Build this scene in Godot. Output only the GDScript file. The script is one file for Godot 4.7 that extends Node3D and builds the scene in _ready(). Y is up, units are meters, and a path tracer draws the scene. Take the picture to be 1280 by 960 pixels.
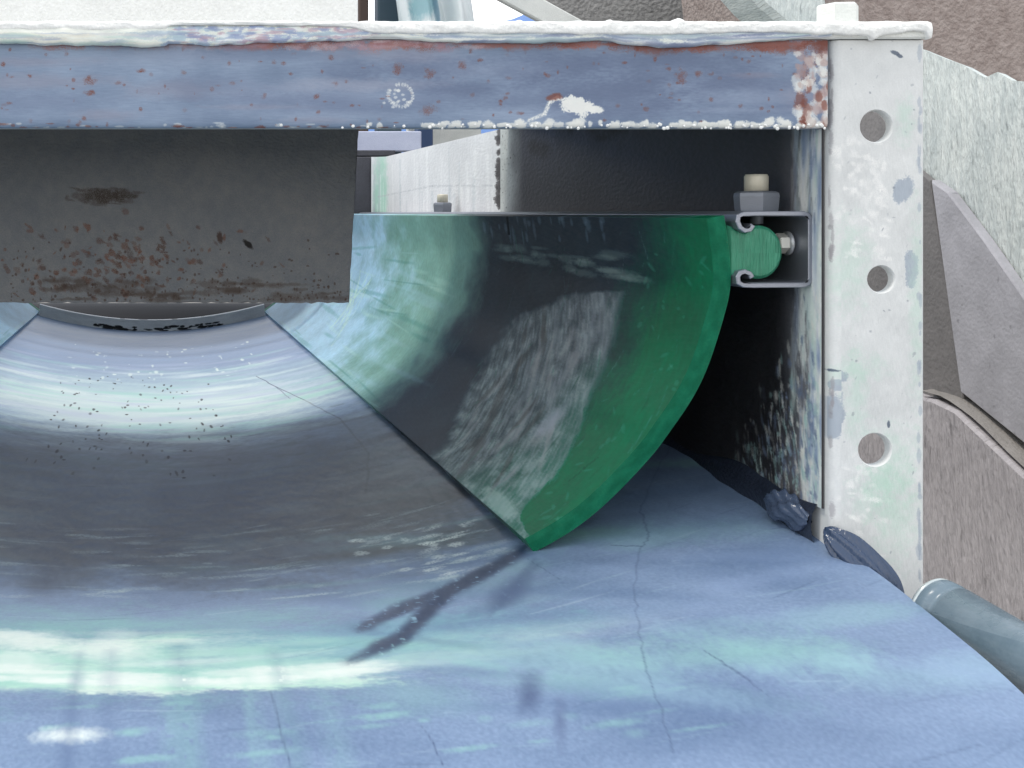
extends Node3D
# Close-up along a troughed conveyor: belt, bent green plastic liner held in a strut channel,
# painted steel frame with cross beam and punched angle post, broken concrete to the right.
# Metres; the conveyor runs along -z, EYE is the height of the lens above the ground.

const EYE := 1.3
var rng := RandomNumberGenerator.new()
var taken := {}
var n_fine: PackedByteArray
var n_mid: PackedByteArray
var n_big: PackedByteArray
const NS := 512

# ------------------------------------------------------------------ naming
func numbered(called: String) -> String:
	if not taken.has(called):
		taken[called] = 0
		return called
	taken[called] += 1
	return "%s_%03d" % [called, taken[called]]

func tag(o: Node3D, label: String, category: String, group := "") -> void:
	o.set_meta("label", label)
	o.set_meta("category", category)
	if group != "":
		o.set_meta("group", group)

func thing(called: String, label: String, category: String, base: Vector3, group := "") -> Node3D:
	var o := Node3D.new()
	o.name = numbered(called)
	add_child(o)
	o.position = base
	tag(o, label, category, group)
	return o

# part under a thing; the SurfaceTool is in world metres, pivot is where its own origin sits
func part(called: String, st: SurfaceTool, m: Material, parent: Node3D) -> MeshInstance3D:
	var away := Vector3.ZERO
	var p: Node = parent
	while p is Node3D and p != self:
		away += (p as Node3D).position
		p = p.get_parent()
	var s2 := SurfaceTool.new()
	s2.begin(Mesh.PRIMITIVE_TRIANGLES)
	s2.append_from(st.commit(), 0, Transform3D(Basis(), -away))
	var o := MeshInstance3D.new()
	o.name = called
	o.mesh = s2.commit()
	o.material_override = m
	parent.add_child(o, true)
	return o

func whole(called: String, st: SurfaceTool, m: Material, base: Vector3) -> MeshInstance3D:
	var s2 := SurfaceTool.new()
	s2.begin(Mesh.PRIMITIVE_TRIANGLES)
	s2.append_from(st.commit(), 0, Transform3D(Basis(), -base))
	var o := MeshInstance3D.new()
	o.name = numbered(called)
	o.mesh = s2.commit()
	o.material_override = m
	o.position = base
	add_child(o)
	return o

# ------------------------------------------------------------------ shapes
func at(x: float, y: float, d: float) -> Vector3:      # y from lens height, d metres ahead
	return Vector3(x, EYE + y, -d)

func fresh() -> SurfaceTool:
	var st := SurfaceTool.new()
	st.begin(Mesh.PRIMITIVE_TRIANGLES)
	return st

func tri(st: SurfaceTool, a: Vector3, b: Vector3, c: Vector3, ua: Vector2, ub: Vector2, uc: Vector2, n := Vector3.ZERO) -> void:
	# turned so that the face looks along n when n is given
	var fn := (c - a).cross(b - a)
	if n != Vector3.ZERO and fn.dot(n) < 0.0:
		var t := b; b = c; c = t
		var tu := ub; ub = uc; uc = tu
	st.set_uv(ua); st.add_vertex(a)
	st.set_uv(ub); st.add_vertex(b)
	st.set_uv(uc); st.add_vertex(c)

func quad(st: SurfaceTool, a: Vector3, b: Vector3, c: Vector3, d: Vector3, n: Vector3) -> void:
	st.set_smooth_group(-1)
	tri(st, a, b, c, Vector2(0, 1), Vector2(1, 1), Vector2(1, 0), n)
	tri(st, a, c, d, Vector2(0, 1), Vector2(1, 0), Vector2(0, 0), n)

# smooth sheet: pos.call(u, v) and uv.call(u, v); faces towards "side"
func grid(st: SurfaceTool, nu: int, nv: int, pos: Callable, uv: Callable, flip := false, group := 0) -> void:
	var P: Array = []
	var U: Array = []
	for j in nv + 1:
		for i in nu + 1:
			P.append(pos.call(float(i) / nu, float(j) / nv))
			U.append(uv.call(float(i) / nu, float(j) / nv))
	st.set_smooth_group(group)
	for j in nv:
		for i in nu:
			var a := j * (nu + 1) + i
			var b := a + 1
			var c := a + nu + 2
			var d := a + nu + 1
			var order: Array = [a, b, c, a, c, d] if not flip else [a, c, b, a, d, c]
			for k in order:
				st.set_uv(U[k])
				st.add_vertex(P[k])

# outline inset by miters, for chamfers (outline counter-clockwise)
func inset(poly: PackedVector2Array, by: float) -> PackedVector2Array:
	var out := PackedVector2Array()
	var n := poly.size()
	for i in n:
		var e0 := (poly[i] - poly[(i + n - 1) % n]).normalized()
		var e1 := (poly[(i + 1) % n] - poly[i]).normalized()
		var n0 := Vector2(-e0.y, e0.x)
		var n1 := Vector2(-e1.y, e1.x)
		var m := (n0 + n1) / maxf(0.35, 1.0 + n0.dot(n1))
		out.append(poly[i] + m * by)
	return out

# prism of a plane outline: place.call(p, w) gives the point for outline point p at depth w (0..depth)
func prism(st: SurfaceTool, poly: PackedVector2Array, depth: float, bevel: float, place: Callable, uvs := 1.0, smooth := false) -> void:
	if Geometry2D.is_polygon_clockwise(poly):
		poly = poly.duplicate()
		poly.reverse()
	var n := poly.size()
	var small := inset(poly, bevel) if bevel > 0.0 else poly
	var rings: Array = [[small, 0.0], [poly, bevel], [poly, depth - bevel], [small, depth]] if bevel > 0.0 else [[poly, 0.0], [poly, depth]]
	var mid := Vector2.ZERO
	for p in poly:
		mid += p / n
	var dir: Vector3 = place.call(mid, depth) - place.call(mid, 0.0)
	var flat_tris := Geometry2D.triangulate_polygon(small)
	st.set_smooth_group(-1)
	for e in 2:
		var w: float = 0.0 if e == 0 else depth
		var nn := -dir if e == 0 else dir
		for k in range(0, flat_tris.size(), 3):
			var a := small[flat_tris[k]]
			var b := small[flat_tris[k + 1]]
			var c := small[flat_tris[k + 2]]
			tri(st, place.call(a, w), place.call(b, w), place.call(c, w), a * uvs, b * uvs, c * uvs, nn)
	for r in rings.size() - 1:
		var lo: PackedVector2Array = rings[r][0]
		var hi: PackedVector2Array = rings[r + 1][0]
		var wl: float = rings[r][1]
		var wh: float = rings[r + 1][1]
		var run := 0.0
		for i in n:
			var j := (i + 1) % n
			var nx := run + poly[i].distance_to(poly[j])
			var e1 := poly[j] - poly[i]
			var o2 := Vector2(e1.y, -e1.x).normalized()
			var nn: Vector3 = place.call(poly[i] + o2 * 0.001, wl) - place.call(poly[i], wl)
			st.set_smooth_group(1 if smooth else -1)
			var a: Vector3 = place.call(lo[i], wl)
			var b: Vector3 = place.call(lo[j], wl)
			var c: Vector3 = place.call(hi[j], wh)
			var d: Vector3 = place.call(hi[i], wh)
			tri(st, a, b, c, Vector2(run, wl) * uvs, Vector2(nx, wl) * uvs, Vector2(nx, wh) * uvs, nn)
			tri(st, a, c, d, Vector2(run, wl) * uvs, Vector2(nx, wh) * uvs, Vector2(run, wh) * uvs, nn)
			run = nx

func done(st: SurfaceTool) -> SurfaceTool:
	st.generate_normals()
	return st

func slab_z(st: SurfaceTool, poly: Array, d0: float, d1: float, bevel: float, uvs := 1.0) -> void:
	prism(st, PackedVector2Array(poly), d1 - d0, bevel, func(p, w): return at(p.x, p.y, d0 + w), uvs)

func box(st: SurfaceTool, x0: float, x1: float, y0: float, y1: float, d0: float, d1: float, bevel := 0.001, uvs := 1.0) -> void:
	var c := bevel * 0.9
	slab_z(st, [Vector2(x0 + c, y0), Vector2(x1 - c, y0), Vector2(x1, y0 + c), Vector2(x1, y1 - c), Vector2(x1 - c, y1), Vector2(x0 + c, y1), Vector2(x0, y1 - c), Vector2(x0, y0 + c)], d0, d1, bevel, uvs)

# turned body about an axis: prof is [along, radius]
func lathe(st: SurfaceTool, base: Vector3, axis: Vector3, prof: Array, seg := 24, group := 1) -> void:
	var a := axis.normalized()
	var u := a.cross(Vector3(0.31, 0.2, 0.93)).normalized()
	var v := a.cross(u)
	grid(st, seg, prof.size() - 1, func(s, t):
		var k := int(round(t * (prof.size() - 1)))
		var ang: float = s * TAU
		return base + a * prof[k][0] + (u * cos(ang) + v * sin(ang)) * prof[k][1],
		func(s, t): return Vector2(s, t), true, group)

func hexagon(r: float, turn: float) -> PackedVector2Array:
	var p := PackedVector2Array()
	for k in 6:
		p.append(Vector2(cos(turn + k * PI / 3), sin(turn + k * PI / 3)) * r)
	return p

# ------------------------------------------------------------------ painter for material maps
class Paint:
	var w: int
	var h: int
	var c := PackedFloat32Array()      # linear-ish 0..1 sRGB values, 4 per pixel, the fourth is roughness
	var n1: PackedByteArray
	var n2: PackedByteArray
	var n3: PackedByteArray
	func _init(ww: int, hh: int, a, b, d):
		w = ww; h = hh; n1 = a; n2 = b; n3 = d
		c.resize(w * h * 4)
	# stretched noise base: colours lo..hi by a mix of noises, sx/sy are samples per pixel
	func base(lo: Color, hi: Color, rough: float, s: Array, wts: Array, rvar := 0.1) -> void:
		var dr := hi.r - lo.r
		var dg := hi.g - lo.g
		var db := hi.b - lo.b
		for y in h:
			var y1 := (int(y * s[1]) & 511) << 9
			var y2 := (int(y * s[3]) & 511) << 9
			var y3 := (int(y * s[5]) & 511) << 9
			var q := y * w * 4
			var s0: float = s[0]
			var s2: float = s[2]
			var s4: float = s[4]
			var w0: float = wts[0] / 255.0
			var w1: float = wts[1] / 255.0
			var w2: float = wts[2] / 255.0
			for x in w:
				var t := n1[y1 | (int(x * s0) & 511)] * w0 + n2[y2 | (int(x * s2) & 511)] * w1 + n3[y3 | (int(x * s4) & 511)] * w2
				c[q] = lo.r + dr * t
				c[q + 1] = lo.g + dg * t
				c[q + 2] = lo.b + db * t
				c[q + 3] = rough + rvar * (t - 0.5)
				q += 4
	func put(x: int, y: int, col: Color, rough: float, a: float) -> void:
		var q := (y * w + x) * 4
		c[q] += (col.r - c[q]) * a
		c[q + 1] += (col.g - c[q + 1]) * a
		c[q + 2] += (col.b - c[q + 2]) * a
		c[q + 3] += (rough - c[q + 3]) * a
	# blot with a ragged edge; ns = noise size, edge = how ragged
	func blot(x: float, y: float, rx: float, ry: float, turn: float, col: Color, rough: float, a: float, soft := 0.3, edge := 0.5, ns := 1.0, speck := 0.0, nsy := 0.0) -> void:
		if nsy == 0.0: nsy = ns
		var ex := maxf(rx, ry) * (1.0 + edge)
		var hx := minf(ex, absf(rx * cos(turn)) * (1 + edge) + absf(ry * sin(turn)) * (1 + edge) + 1)
		var hy := minf(ex, absf(rx * sin(turn)) * (1 + edge) + absf(ry * cos(turn)) * (1 + edge) + 1)
		var co := cos(turn)
		var si := sin(turn)
		for yy in range(maxi(0, int(y - hy)), mini(h, int(y + hy) + 2)):
			for xx in range(maxi(0, int(x - hx)), mini(w, int(x + hx) + 2)):
				var dx := xx - x
				var dy := yy - y
				var u := (dx * co + dy * si) / rx
				var v := (-dx * si + dy * co) / ry
				var r := sqrt(u * u + v * v)
				if r > 1.0 + edge + soft: continue
				var nz := n2[((int(yy * nsy) & 511) << 9) | (int(xx * ns) & 511)] / 255.0 * 0.62 + n1[((int(yy * nsy) & 511) << 9) | (int(xx * ns) & 511)] / 255.0 * 0.38
				var k := clampf((1.0 - r + edge * (nz - 0.5) * 2.0) / soft + 0.5, 0.0, 1.0)
				if speck > 0.0:
					var nf := n1[((int(yy * nsy * 1.7) & 511) << 9) | (int(xx * ns * 1.7) & 511)] / 255.0
					k *= clampf((nf - speck) * 8.0, 0.0, 1.0)
				if k > 0.0: put(xx, yy, col, rough, k * a)
	func stroke(pts: Array, width: float, col: Color, rough: float, a: float, soft := 0.5, broken := 0.0, ns := 1.0, taper := false, wander := 0.0) -> void:
		if wander > 0.0:   # a hand-torn line: split and jog every stretch
			var fine: Array = []
			for i in pts.size() - 1:
				var a0: Vector2 = pts[i]
				var b0: Vector2 = pts[i + 1]
				var across := (b0 - a0).orthogonal().normalized()
				for k in 6:
					var t0 := k / 6.0
					var c0 := a0.lerp(b0, t0)
					var j0 := (n2[((int(c0.y * 3.0) & 511) << 9) | (int(c0.x * 3.0) & 511)] + n1[((int(c0.y) & 511) << 9) | (int(c0.x) & 511)]) / 255.0 - 1.0
					fine.append(c0 + across * j0 * wander * sin(t0 * PI))
			fine.append(pts[pts.size() - 1])
			pts = fine
		var total := pts.size() - 1
		for i in total:
			var p: Vector2 = pts[i]
			var q: Vector2 = pts[i + 1]
			var m := width * 1.6 + 2
			var dq := q - p
			var l2 := maxf(dq.length_squared(), 0.001)
			for yy in range(maxi(0, int(minf(p.y, q.y) - m)), mini(h, int(maxf(p.y, q.y) + m) + 1)):
				for xx in range(maxi(0, int(minf(p.x, q.x) - m)), mini(w, int(maxf(p.x, q.x) + m) + 1)):
					var t := clampf((Vector2(xx, yy) - p).dot(dq) / l2, 0.0, 1.0)
					var wob := n3[((yy & 511) << 9) | (xx & 511)] / 255.0 - 0.5
					var dd := (p + dq * t).distance_to(Vector2(xx, yy)) + wob * width * 0.5
					var wd := width
					if taper: wd *= 1.0 - 0.8 * absf((i + t) / total * 2.0 - 1.0)
					var k := clampf((wd * 0.5 - dd) / maxf(0.4, wd * soft) + 0.5, 0.0, 1.0)
					if broken > 0.0:
						k *= clampf((n1[((int(yy * ns) & 511) << 9) | (int(xx * ns) & 511)] / 255.0 - broken) * 6.0, 0.0, 1.0)
					if k > 0.0: put(xx, yy, col, rough, k * a)
	func color_map() -> ImageTexture:
		var b := PackedByteArray()
		b.resize(w * h * 3)
		var o := 0
		for k in range(0, w * h * 4, 4):
			b[o] = int(clampf(c[k], 0.0, 1.0) * 255.0)
			b[o + 1] = int(clampf(c[k + 1], 0.0, 1.0) * 255.0)
			b[o + 2] = int(clampf(c[k + 2], 0.0, 1.0) * 255.0)
			o += 3
		return ImageTexture.create_from_image(Image.create_from_data(w, h, false, Image.FORMAT_RGB8, b))
	func rough_map() -> ImageTexture:
		var b := PackedByteArray()
		b.resize(w * h)
		for k in w * h:
			b[k] = int(clampf(c[k * 4 + 3], 0.0, 1.0) * 255.0)
		return ImageTexture.create_from_image(Image.create_from_data(w, h, false, Image.FORMAT_L8, b))

func noise_bytes(freq: float, octaves: int, sd: int) -> PackedByteArray:
	var f := FastNoiseLite.new()
	f.seed = sd
	f.noise_type = FastNoiseLite.TYPE_SIMPLEX_SMOOTH
	f.frequency = freq
	f.fractal_octaves = octaves
	var im := f.get_seamless_image(NS, NS)
	im.convert(Image.FORMAT_L8)
	return im.get_data()

func paint(w: int, h: int) -> Paint:
	return Paint.new(w, h, n_fine, n_mid, n_big)

func painted(p: Paint, normal: Texture2D = null, nscale := 0.5) -> StandardMaterial3D:
	var m := StandardMaterial3D.new()
	m.albedo_texture = p.color_map()
	m.roughness_texture = p.rough_map()
	m.roughness = 1.0
	if normal:
		m.normal_enabled = true
		m.normal_texture = normal
		m.normal_scale = nscale
	return m

func plain(col: Color, rough: float, metal := 0.0, normal: Texture2D = null, nscale := 0.4, tile := 12.0) -> StandardMaterial3D:
	var m := StandardMaterial3D.new()
	m.albedo_color = col
	m.roughness = rough
	m.metallic = metal
	if normal:
		m.normal_enabled = true
		m.normal_texture = normal
		m.normal_scale = nscale
		m.uv1_triplanar = true
		m.uv1_scale = Vector3.ONE * tile
	return m

# tileable mottled material for pieces without marks of their own
func mottled(lo: Color, hi: Color, rough: float, tile: float, s: Array, wts: Array, normal: Texture2D, nscale: float, size := 256) -> StandardMaterial3D:
	var p := paint(size, size)
	p.base(lo, hi, rough, s, wts, 0.15)
	var m := painted(p, normal, nscale)
	m.uv1_triplanar = true
	m.uv1_scale = Vector3.ONE * tile
	return m

func bumps(freq: float, octaves: int, sd: int, strength: float, stretch := Vector2.ONE) -> ImageTexture:
	var f := FastNoiseLite.new()
	f.seed = sd
	f.frequency = freq
	f.fractal_octaves = octaves
	var im := f.get_seamless_image(int(512 * stretch.x), int(512 * stretch.y))
	im.resize(512, 512, Image.INTERPOLATE_BILINEAR)
	im.convert(Image.FORMAT_RGBA8)
	im.bump_map_to_normal_map(strength)
	return ImageTexture.create_from_image(im)

func rgb(r: float, g: float, b: float) -> Color:
	return Color(r / 255.0, g / 255.0, b / 255.0)

# ------------------------------------------------------------------ profiles
func look_up(tab: Array, d: float) -> float:
	if d <= tab[0][0]: return tab[0][1]
	for i in tab.size() - 1:
		if d <= tab[i + 1][0]:
			var t: float = (d - tab[i][0]) / (tab[i + 1][0] - tab[i][0])
			var m0: float = (tab[i + 1][1] - tab[maxi(i - 1, 0)][1]) / (tab[i + 1][0] - tab[maxi(i - 1, 0)][0])
			var e := mini(i + 2, tab.size() - 1)
			var m1: float = (tab[e][1] - tab[i][1]) / (tab[e][0] - tab[i][0])
			var s: float = tab[i + 1][0] - tab[i][0]
			return (2 * t * t * t - 3 * t * t + 1) * tab[i][1] + (t * t * t - 2 * t * t + t) * s * m0 + (3 * t * t - 2 * t * t * t) * tab[i + 1][1] + (t * t * t - t * t) * s * m1
	return tab[tab.size() - 1][1]

var TROUGH := [[0.4, 0.0], [0.5, 0.05], [0.6, 0.175], [0.7, 0.39], [0.78, 0.56], [0.86, 0.69], [0.96, 0.86], [1.15, 1.0], [1.4, 1.0], [3.0, 1.0]]
var MIDDLE := [[0.4, -0.27], [0.7, -0.27], [0.82, -0.273], [1.0, -0.281], [1.2, -0.286], [1.5, -0.286], [3.0, -0.286]]
var WIDTH := [[0.3, 0.465], [0.7, 0.465], [0.78, 0.460], [0.88, 0.459], [0.96, 0.452], [1.1, 0.446], [3.0, 0.446]]

func belt_y(x: float, d: float) -> float:
	var c := look_up(MIDDLE, d)
	if d < 0.64: c -= (0.64 - d) * (0.64 - d) * 2.0
	var a := absf(x)
	var s := a * a / 1.94 if a < 0.275 else 0.039 + 0.2835 * (a - 0.275)
	return c + look_up(TROUGH, d) * s

var liner_out: Array = []
var liner_in: Array = []
var liner_len: Array = []

func liner_profile() -> void:
	var A := [Vector2(.3938, -.0017), Vector2(.4003, -.0442), Vector2(.3963, -.0748), Vector2(.3844, -.1198), Vector2(.3645, -.1562), Vector2(.3531, -.178), Vector2(.3163, -.2214), Vector2(.2796, -.2486)]
	for i in A.size() - 1:
		var p0: Vector2 = A[maxi(i - 1, 0)]
		var p3: Vector2 = A[mini(i + 2, A.size() - 1)]
		for k in 6:
			liner_out.append((A[i] as Vector2).cubic_interpolate_in_time(A[i + 1], p0, p3, k / 6.0, 1.0, -1.0 if i > 0 else -1.0, 2.0))
	liner_out.append(A[A.size() - 1])
	# smooth out the hand measurement
	for pass_ in 6:
		var q := liner_out.duplicate()
		for i in range(1, q.size() - 1):
			liner_out[i] = (q[i - 1] + q[i] * 2.0 + q[i + 1]) / 4.0
	var run := 0.0
	for i in liner_out.size():
		var t: Vector2 = (liner_out[mini(i + 1, liner_out.size() - 1)] - liner_out[maxi(i - 1, 0)]).normalized()
		liner_in.append(liner_out[i] + Vector2(t.y, -t.x) * 0.0115)
		if i > 0: run += liner_in[i].distance_to(liner_in[i - 1])
		liner_len.append(run)
	for i in liner_len.size():
		liner_len[i] /= run

func on(list: Array, s: float) -> Vector2:
	var k := clampi(int(s * (list.size() - 1)), 0, list.size() - 2)
	return (list[k] as Vector2).lerp(list[k + 1], s * (list.size() - 1) - k)

# ------------------------------------------------------------------ scene
func _ready() -> void:
	rng.seed = 77
	# camera: looks straight along the conveyor with the lens shifted, as the beam is square to the picture
	var cam := Camera3D.new()
	cam.name = "camera"
	cam.projection = Camera3D.PROJECTION_FRUSTUM
	cam.near = 0.05
	cam.far = 3000.0
	cam.size = 0.05 * 960.0 / 1400.0
	cam.frustum_offset = Vector2(450.0, -214.0) / 1400.0 * 0.05
	cam.position = Vector3(0, EYE, 0)
	add_child(cam)
	cam.current = true
	# sky, sun, exposure
	var env := Environment.new()
	var sky := Sky.new()
	var sm := ProceduralSkyMaterial.new()
	sm.sky_top_color = Color(0.64, 0.665, 0.70)
	sm.sky_horizon_color = Color(0.97, 0.965, 0.955)
	sm.sky_curve = 0.18
	sm.ground_bottom_color = Color(0.30, 0.29, 0.28)
	sm.ground_horizon_color = Color(0.60, 0.60, 0.60)
	sm.sky_energy_multiplier = 1.5
	sky.sky_material = sm
	env.sky = sky
	env.background_mode = Environment.BG_SKY
	env.tonemap_mode = Environment.TONE_MAPPER_LINEAR
	env.tonemap_exposure = 1.10
	env.sdfgi_enabled = true
	env.ssao_enabled = true
	env.ssil_enabled = true
	var we := WorldEnvironment.new()
	we.name = "world"
	we.environment = env
	add_child(we)
	var sun := DirectionalLight3D.new()
	sun.name = "sun"
	sun.light_energy = 0.5
	sun.light_color = Color(1.0, 0.97, 0.93)
	sun.light_angular_distance = 12.0
	sun.shadow_enabled = true
	add_child(sun)
	sun.look_at_from_position(Vector3.ZERO, Vector3(0.5, -1.0, -0.12), Vector3(0, 0, -1))

	n_fine = noise_bytes(0.17, 3, 3)
	n_mid = noise_bytes(0.022, 4, 8)
	n_big = noise_bytes(0.008, 4, 15)
	liner_profile()

	# maps that several things share
	var grit := bumps(0.12, 4, 21, 4.0)
	var pits := bumps(0.05, 5, 22, 6.0)
	var brushed := bumps(0.05, 4, 23, 3.0, Vector2(1, 6))
	var white := mottled(rgb(205, 208, 203), rgb(243, 243, 238), 0.62, 6.0, [0.9, 0.9, 0.6, 0.6, 1.1, 1.1], [0.25, 0.4, 0.35], grit, 0.25)
	var crust_m := mottled(rgb(226, 226, 222), rgb(255, 255, 252), 0.8, 9.0, [1.3, 1.3, 0.7, 0.7, 1, 1], [0.4, 0.4, 0.2], pits, 0.5)
	var film_m := mottled(rgb(140, 152, 178), rgb(250, 250, 240), 0.6, 9.0, [1.1, 1.6, 0.6, 1.4, 1, 1], [0.25, 0.75, 0.1], pits, 0.5)
	var steel := plain(rgb(150, 153, 162), 0.42, 0.75, brushed, 0.2)
	var dark_steel := mottled(rgb(48, 48, 54), rgb(84, 84, 92), 0.5, 5.0, [1, 1, 0.8, 0.8, 1, 1], [0.3, 0.4, 0.3], grit, 0.3)
	var rubber := plain(rgb(46, 52, 66), 0.28, 0.0, pits, 0.4, 9.0)

	build_ground()
	build_background(grit, pits, white, dark_steel)
	build_belt(grit)
	build_liners(grit)
	build_frame(white, crust_m, film_m, steel, dark_steel, grit, pits, rubber)
	build_hardware(steel, dark_steel, rubber, pits)

func structure(called: String, st: SurfaceTool, m: Material, base: Vector3) -> void:
	var o := whole(called, st, m, base)
	o.set_meta("kind", "structure")

func build_ground() -> void:
	var m := mottled(rgb(120, 116, 110), rgb(160, 155, 148), 0.9, 1.5, [1, 1, 1, 1, 1, 1], [0.4, 0.3, 0.3], bumps(0.06, 5, 41, 5.0), 0.5)
	var st := fresh()
	grid(st, 4, 4, func(u, v): return Vector3(lerpf(-900, 900, u), 0, lerpf(-900, 900, v)), func(u, v): return Vector2(u, v) * 400.0)
	structure("ground", done(st), m, Vector3.ZERO)
	# far blue hills seen through the gap over the beam
	var hn := FastNoiseLite.new()
	hn.seed = 5
	hn.frequency = 0.011
	hn.fractal_octaves = 4
	st = fresh()
	grid(st, 120, 12, func(u, v):
		var x: float = lerpf(-500, 700, u)
		var up: float = sin(v * PI * 0.5)
		var hgt: float = 112.0 + 16.0 * hn.get_noise_2d(x, 0) + 8.0 * hn.get_noise_2d(x * 4.0, 50.0)
		return Vector3(x, hgt * up + 3.0 * hn.get_noise_2d(x * 3.0, v * 300.0) * up - 0.5, -480.0 - 160.0 * v),
		func(u, v): return Vector2(u * 30, v * 4))
	structure("hills", done(st), plain(rgb(104, 134, 186), 0.95), Vector3(100, 0, -480))

func concrete(lo: Color, hi: Color, sx: float, sy: float, wts: Array, normal: Texture2D, nscale: float, dark := 0) -> StandardMaterial3D:
	var p := paint(1024, 1024)
	p.base(lo, hi, 0.9, [sx * 1.6, sy * 1.6, sx, sy, 0.6, 0.4], wts, 0.1)
	for k in dark:
		var x := rng.randf() * 1024
		var y := rng.randf() * 1024
		p.blot(x, y, rng.randf_range(1.5, 4.0), rng.randf_range(5, 26) if sy < sx else rng.randf_range(2, 7), rng.randf_range(-0.15, 0.15), lo.darkened(0.3), 0.9, rng.randf_range(0.1, 0.45), 0.9, 1.0, 1.2)
	return painted(p, normal, nscale)

func build_background(grit: Texture2D, pits: Texture2D, white: Material, dark_steel: Material) -> void:
	var streak := bumps(0.045, 4, 31, 7.0, Vector2(4.5, 1))
	var lit_m := concrete(rgb(172, 182, 182), rgb(236, 240, 234), 1.7, 0.22, [0.2, 0.5, 0.35], streak, 0.4, 260)
	var shaded_grey_m := concrete(rgb(156, 155, 160), rgb(196, 195, 201), 0.5, 0.5, [0.2, 0.4, 0.4], grit, 0.16, 120)  # grey holds the shaded tone of the wall
	var shaded_dull_m := concrete(rgb(112, 110, 110), rgb(142, 139, 138), 0.8, 0.8, [0.2, 0.4, 0.4], grit, 0.2, 30)  # darker still, for the deeper shade beside the post
	var low_m := concrete(rgb(160, 156, 159), rgb(210, 205, 207), 2.2, 0.36, [0.25, 0.5, 0.3], streak, 0.3, 420)
	var rock_m := concrete(rgb(112, 98, 92), rgb(184, 172, 166), 0.9, 0.9, [0.5, 0.4, 0.2], bumps(0.09, 5, 33, 8.0), 0.4, 0)
	# lit board-marked wall: outline in (d, y), face at x = 1.03
	var st := fresh()
	var face := func(x0: float): return func(p, w): return at(x0 + w, p.y, p.x)
	prism(st, PackedVector2Array([Vector2(0.654, -EYE), Vector2(2.431, -EYE), Vector2(2.431, 0.281), Vector2(1.515, 0.245), Vector2(1.403, 0.214), Vector2(1.356, 0.194), Vector2(1.328, 0.183), Vector2(1.295, 0.165), Vector2(1.276, 0.169), Vector2(1.253, 0.156), Vector2(1.230, 0.152), Vector2(1.122, 0.112), Vector2(0.654, 0.019)]), 0.04, 0.008, func(p, w): return at(0.889 + w, (p.y * 0.922 if p.y > -1.0 else p.y) - (1.3 * w if p.y > 0.0 else 0.0), p.x * 0.922), 2.6)
	tag(whole("concrete_wall", done(st), lit_m, at(1.18, -EYE, 1.6)), "pale board-marked concrete wall with broken sloping top, right of the white post", "wall")
	var nearer := func(x0: float): return func(p, w): return at(x0 + w, p.y * 0.922, p.x * 0.922)
	# added slab and darker block in place of the diagonal shadow on the wall
	st = fresh()
	prism(st, PackedVector2Array([Vector2(1.367, 0.040), Vector2(1.337, 0.025), Vector2(1.279, -0.031), Vector2(1.22, -0.0924), Vector2(1.099, -0.215), Vector2(0.95, -0.36), Vector2(0.95, -0.43), Vector2(1.099, -0.3015), Vector2(1.22, -0.252), Vector2(1.317, -0.211)]), 0.012, 0.002, nearer.call(0.876), 2.4)
	tag(whole("shadow_slab", done(st), shaded_grey_m, at(0.96, -0.33, 1.2)), "smooth grey slab with slanting top, added for the sun shadow on the pale board-marked wall", "slab")
	st = fresh()
	prism(st, PackedVector2Array([Vector2(1.7, 0.2), Vector2(1.50, 0.16), Vector2(1.44, 0.10), Vector2(1.40, 0.055), Vector2(1.375, 0.040), Vector2(1.318, -0.2), Vector2(1.318, -0.5), Vector2(1.6, -0.5)]), 0.008, 0.001, nearer.call(0.880), 2.0)
	tag(whole("shadow_block", done(st), shaded_dull_m, at(1.0, -0.5, 1.5)), "darker narrow block between white post and slanting slab, added for the deeper shade there", "block")
	# lower slab with sandy ledge
	var low := thing("retaining_block", "grey streaked concrete block with sandy sloping ledge, lower right corner", "block", at(1.0, -EYE, 1.2))
	st = fresh()
	prism(st, PackedVector2Array([Vector2(0.6, -EYE), Vector2(1.9, -EYE), Vector2(1.9, -0.16), Vector2(1.265, -0.207), Vector2(1.235, -0.206), Vector2(1.2, -0.212), Vector2(1.10, -0.262), Vector2(0.98, -0.315), Vector2(0.6, -0.52)]), 0.4, 0.003, face.call(0.86), 2.4)
	part("front", done(st), low_m, low)
	st = fresh()
	var sand := mottled(rgb(128, 124, 120), rgb(170, 166, 162), 0.95, 8.0, [1, 1, 1, 1, 1, 1], [0.5, 0.3, 0.2], pits, 0.8)
	grid(st, 12, 40, func(u, v):
		var d: float = lerpf(0.62, 1.26, v)
		var tab := [[0.6, -0.52], [0.98, -0.315], [1.10, -0.262], [1.2, -0.212], [1.235, -0.206], [1.3, -0.205]]
		return at(lerpf(0.864, 0.94, u), look_up(tab, d) + 0.004 + 0.002 * sin(u * 3.0) + rng.randf() * 0.002, d), func(u, v): return Vector2(u, v), true)
	part("ledge_sand", done(st), sand, low)
	# brown rough rock behind the wall top
	st = fresh()
	slab_z(st, [Vector2(0.95, -EYE), Vector2(2.6, -EYE), Vector2(2.6, 0.9), Vector2(1.9, 0.86), Vector2(1.18, 0.70), Vector2(1.12, 0.45), Vector2(1.135, 0.32)], 1.95, 2.4, 0.03, 2.2)
	tag(whole("rock_face", done(st), rock_m, at(1.7, -EYE, 2.2)), "rough brown stony face behind the top of the pale wall, upper right corner", "rock")
	# pale streaked chunk above the cap and the grey wall behind it
	st = fresh()
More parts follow.
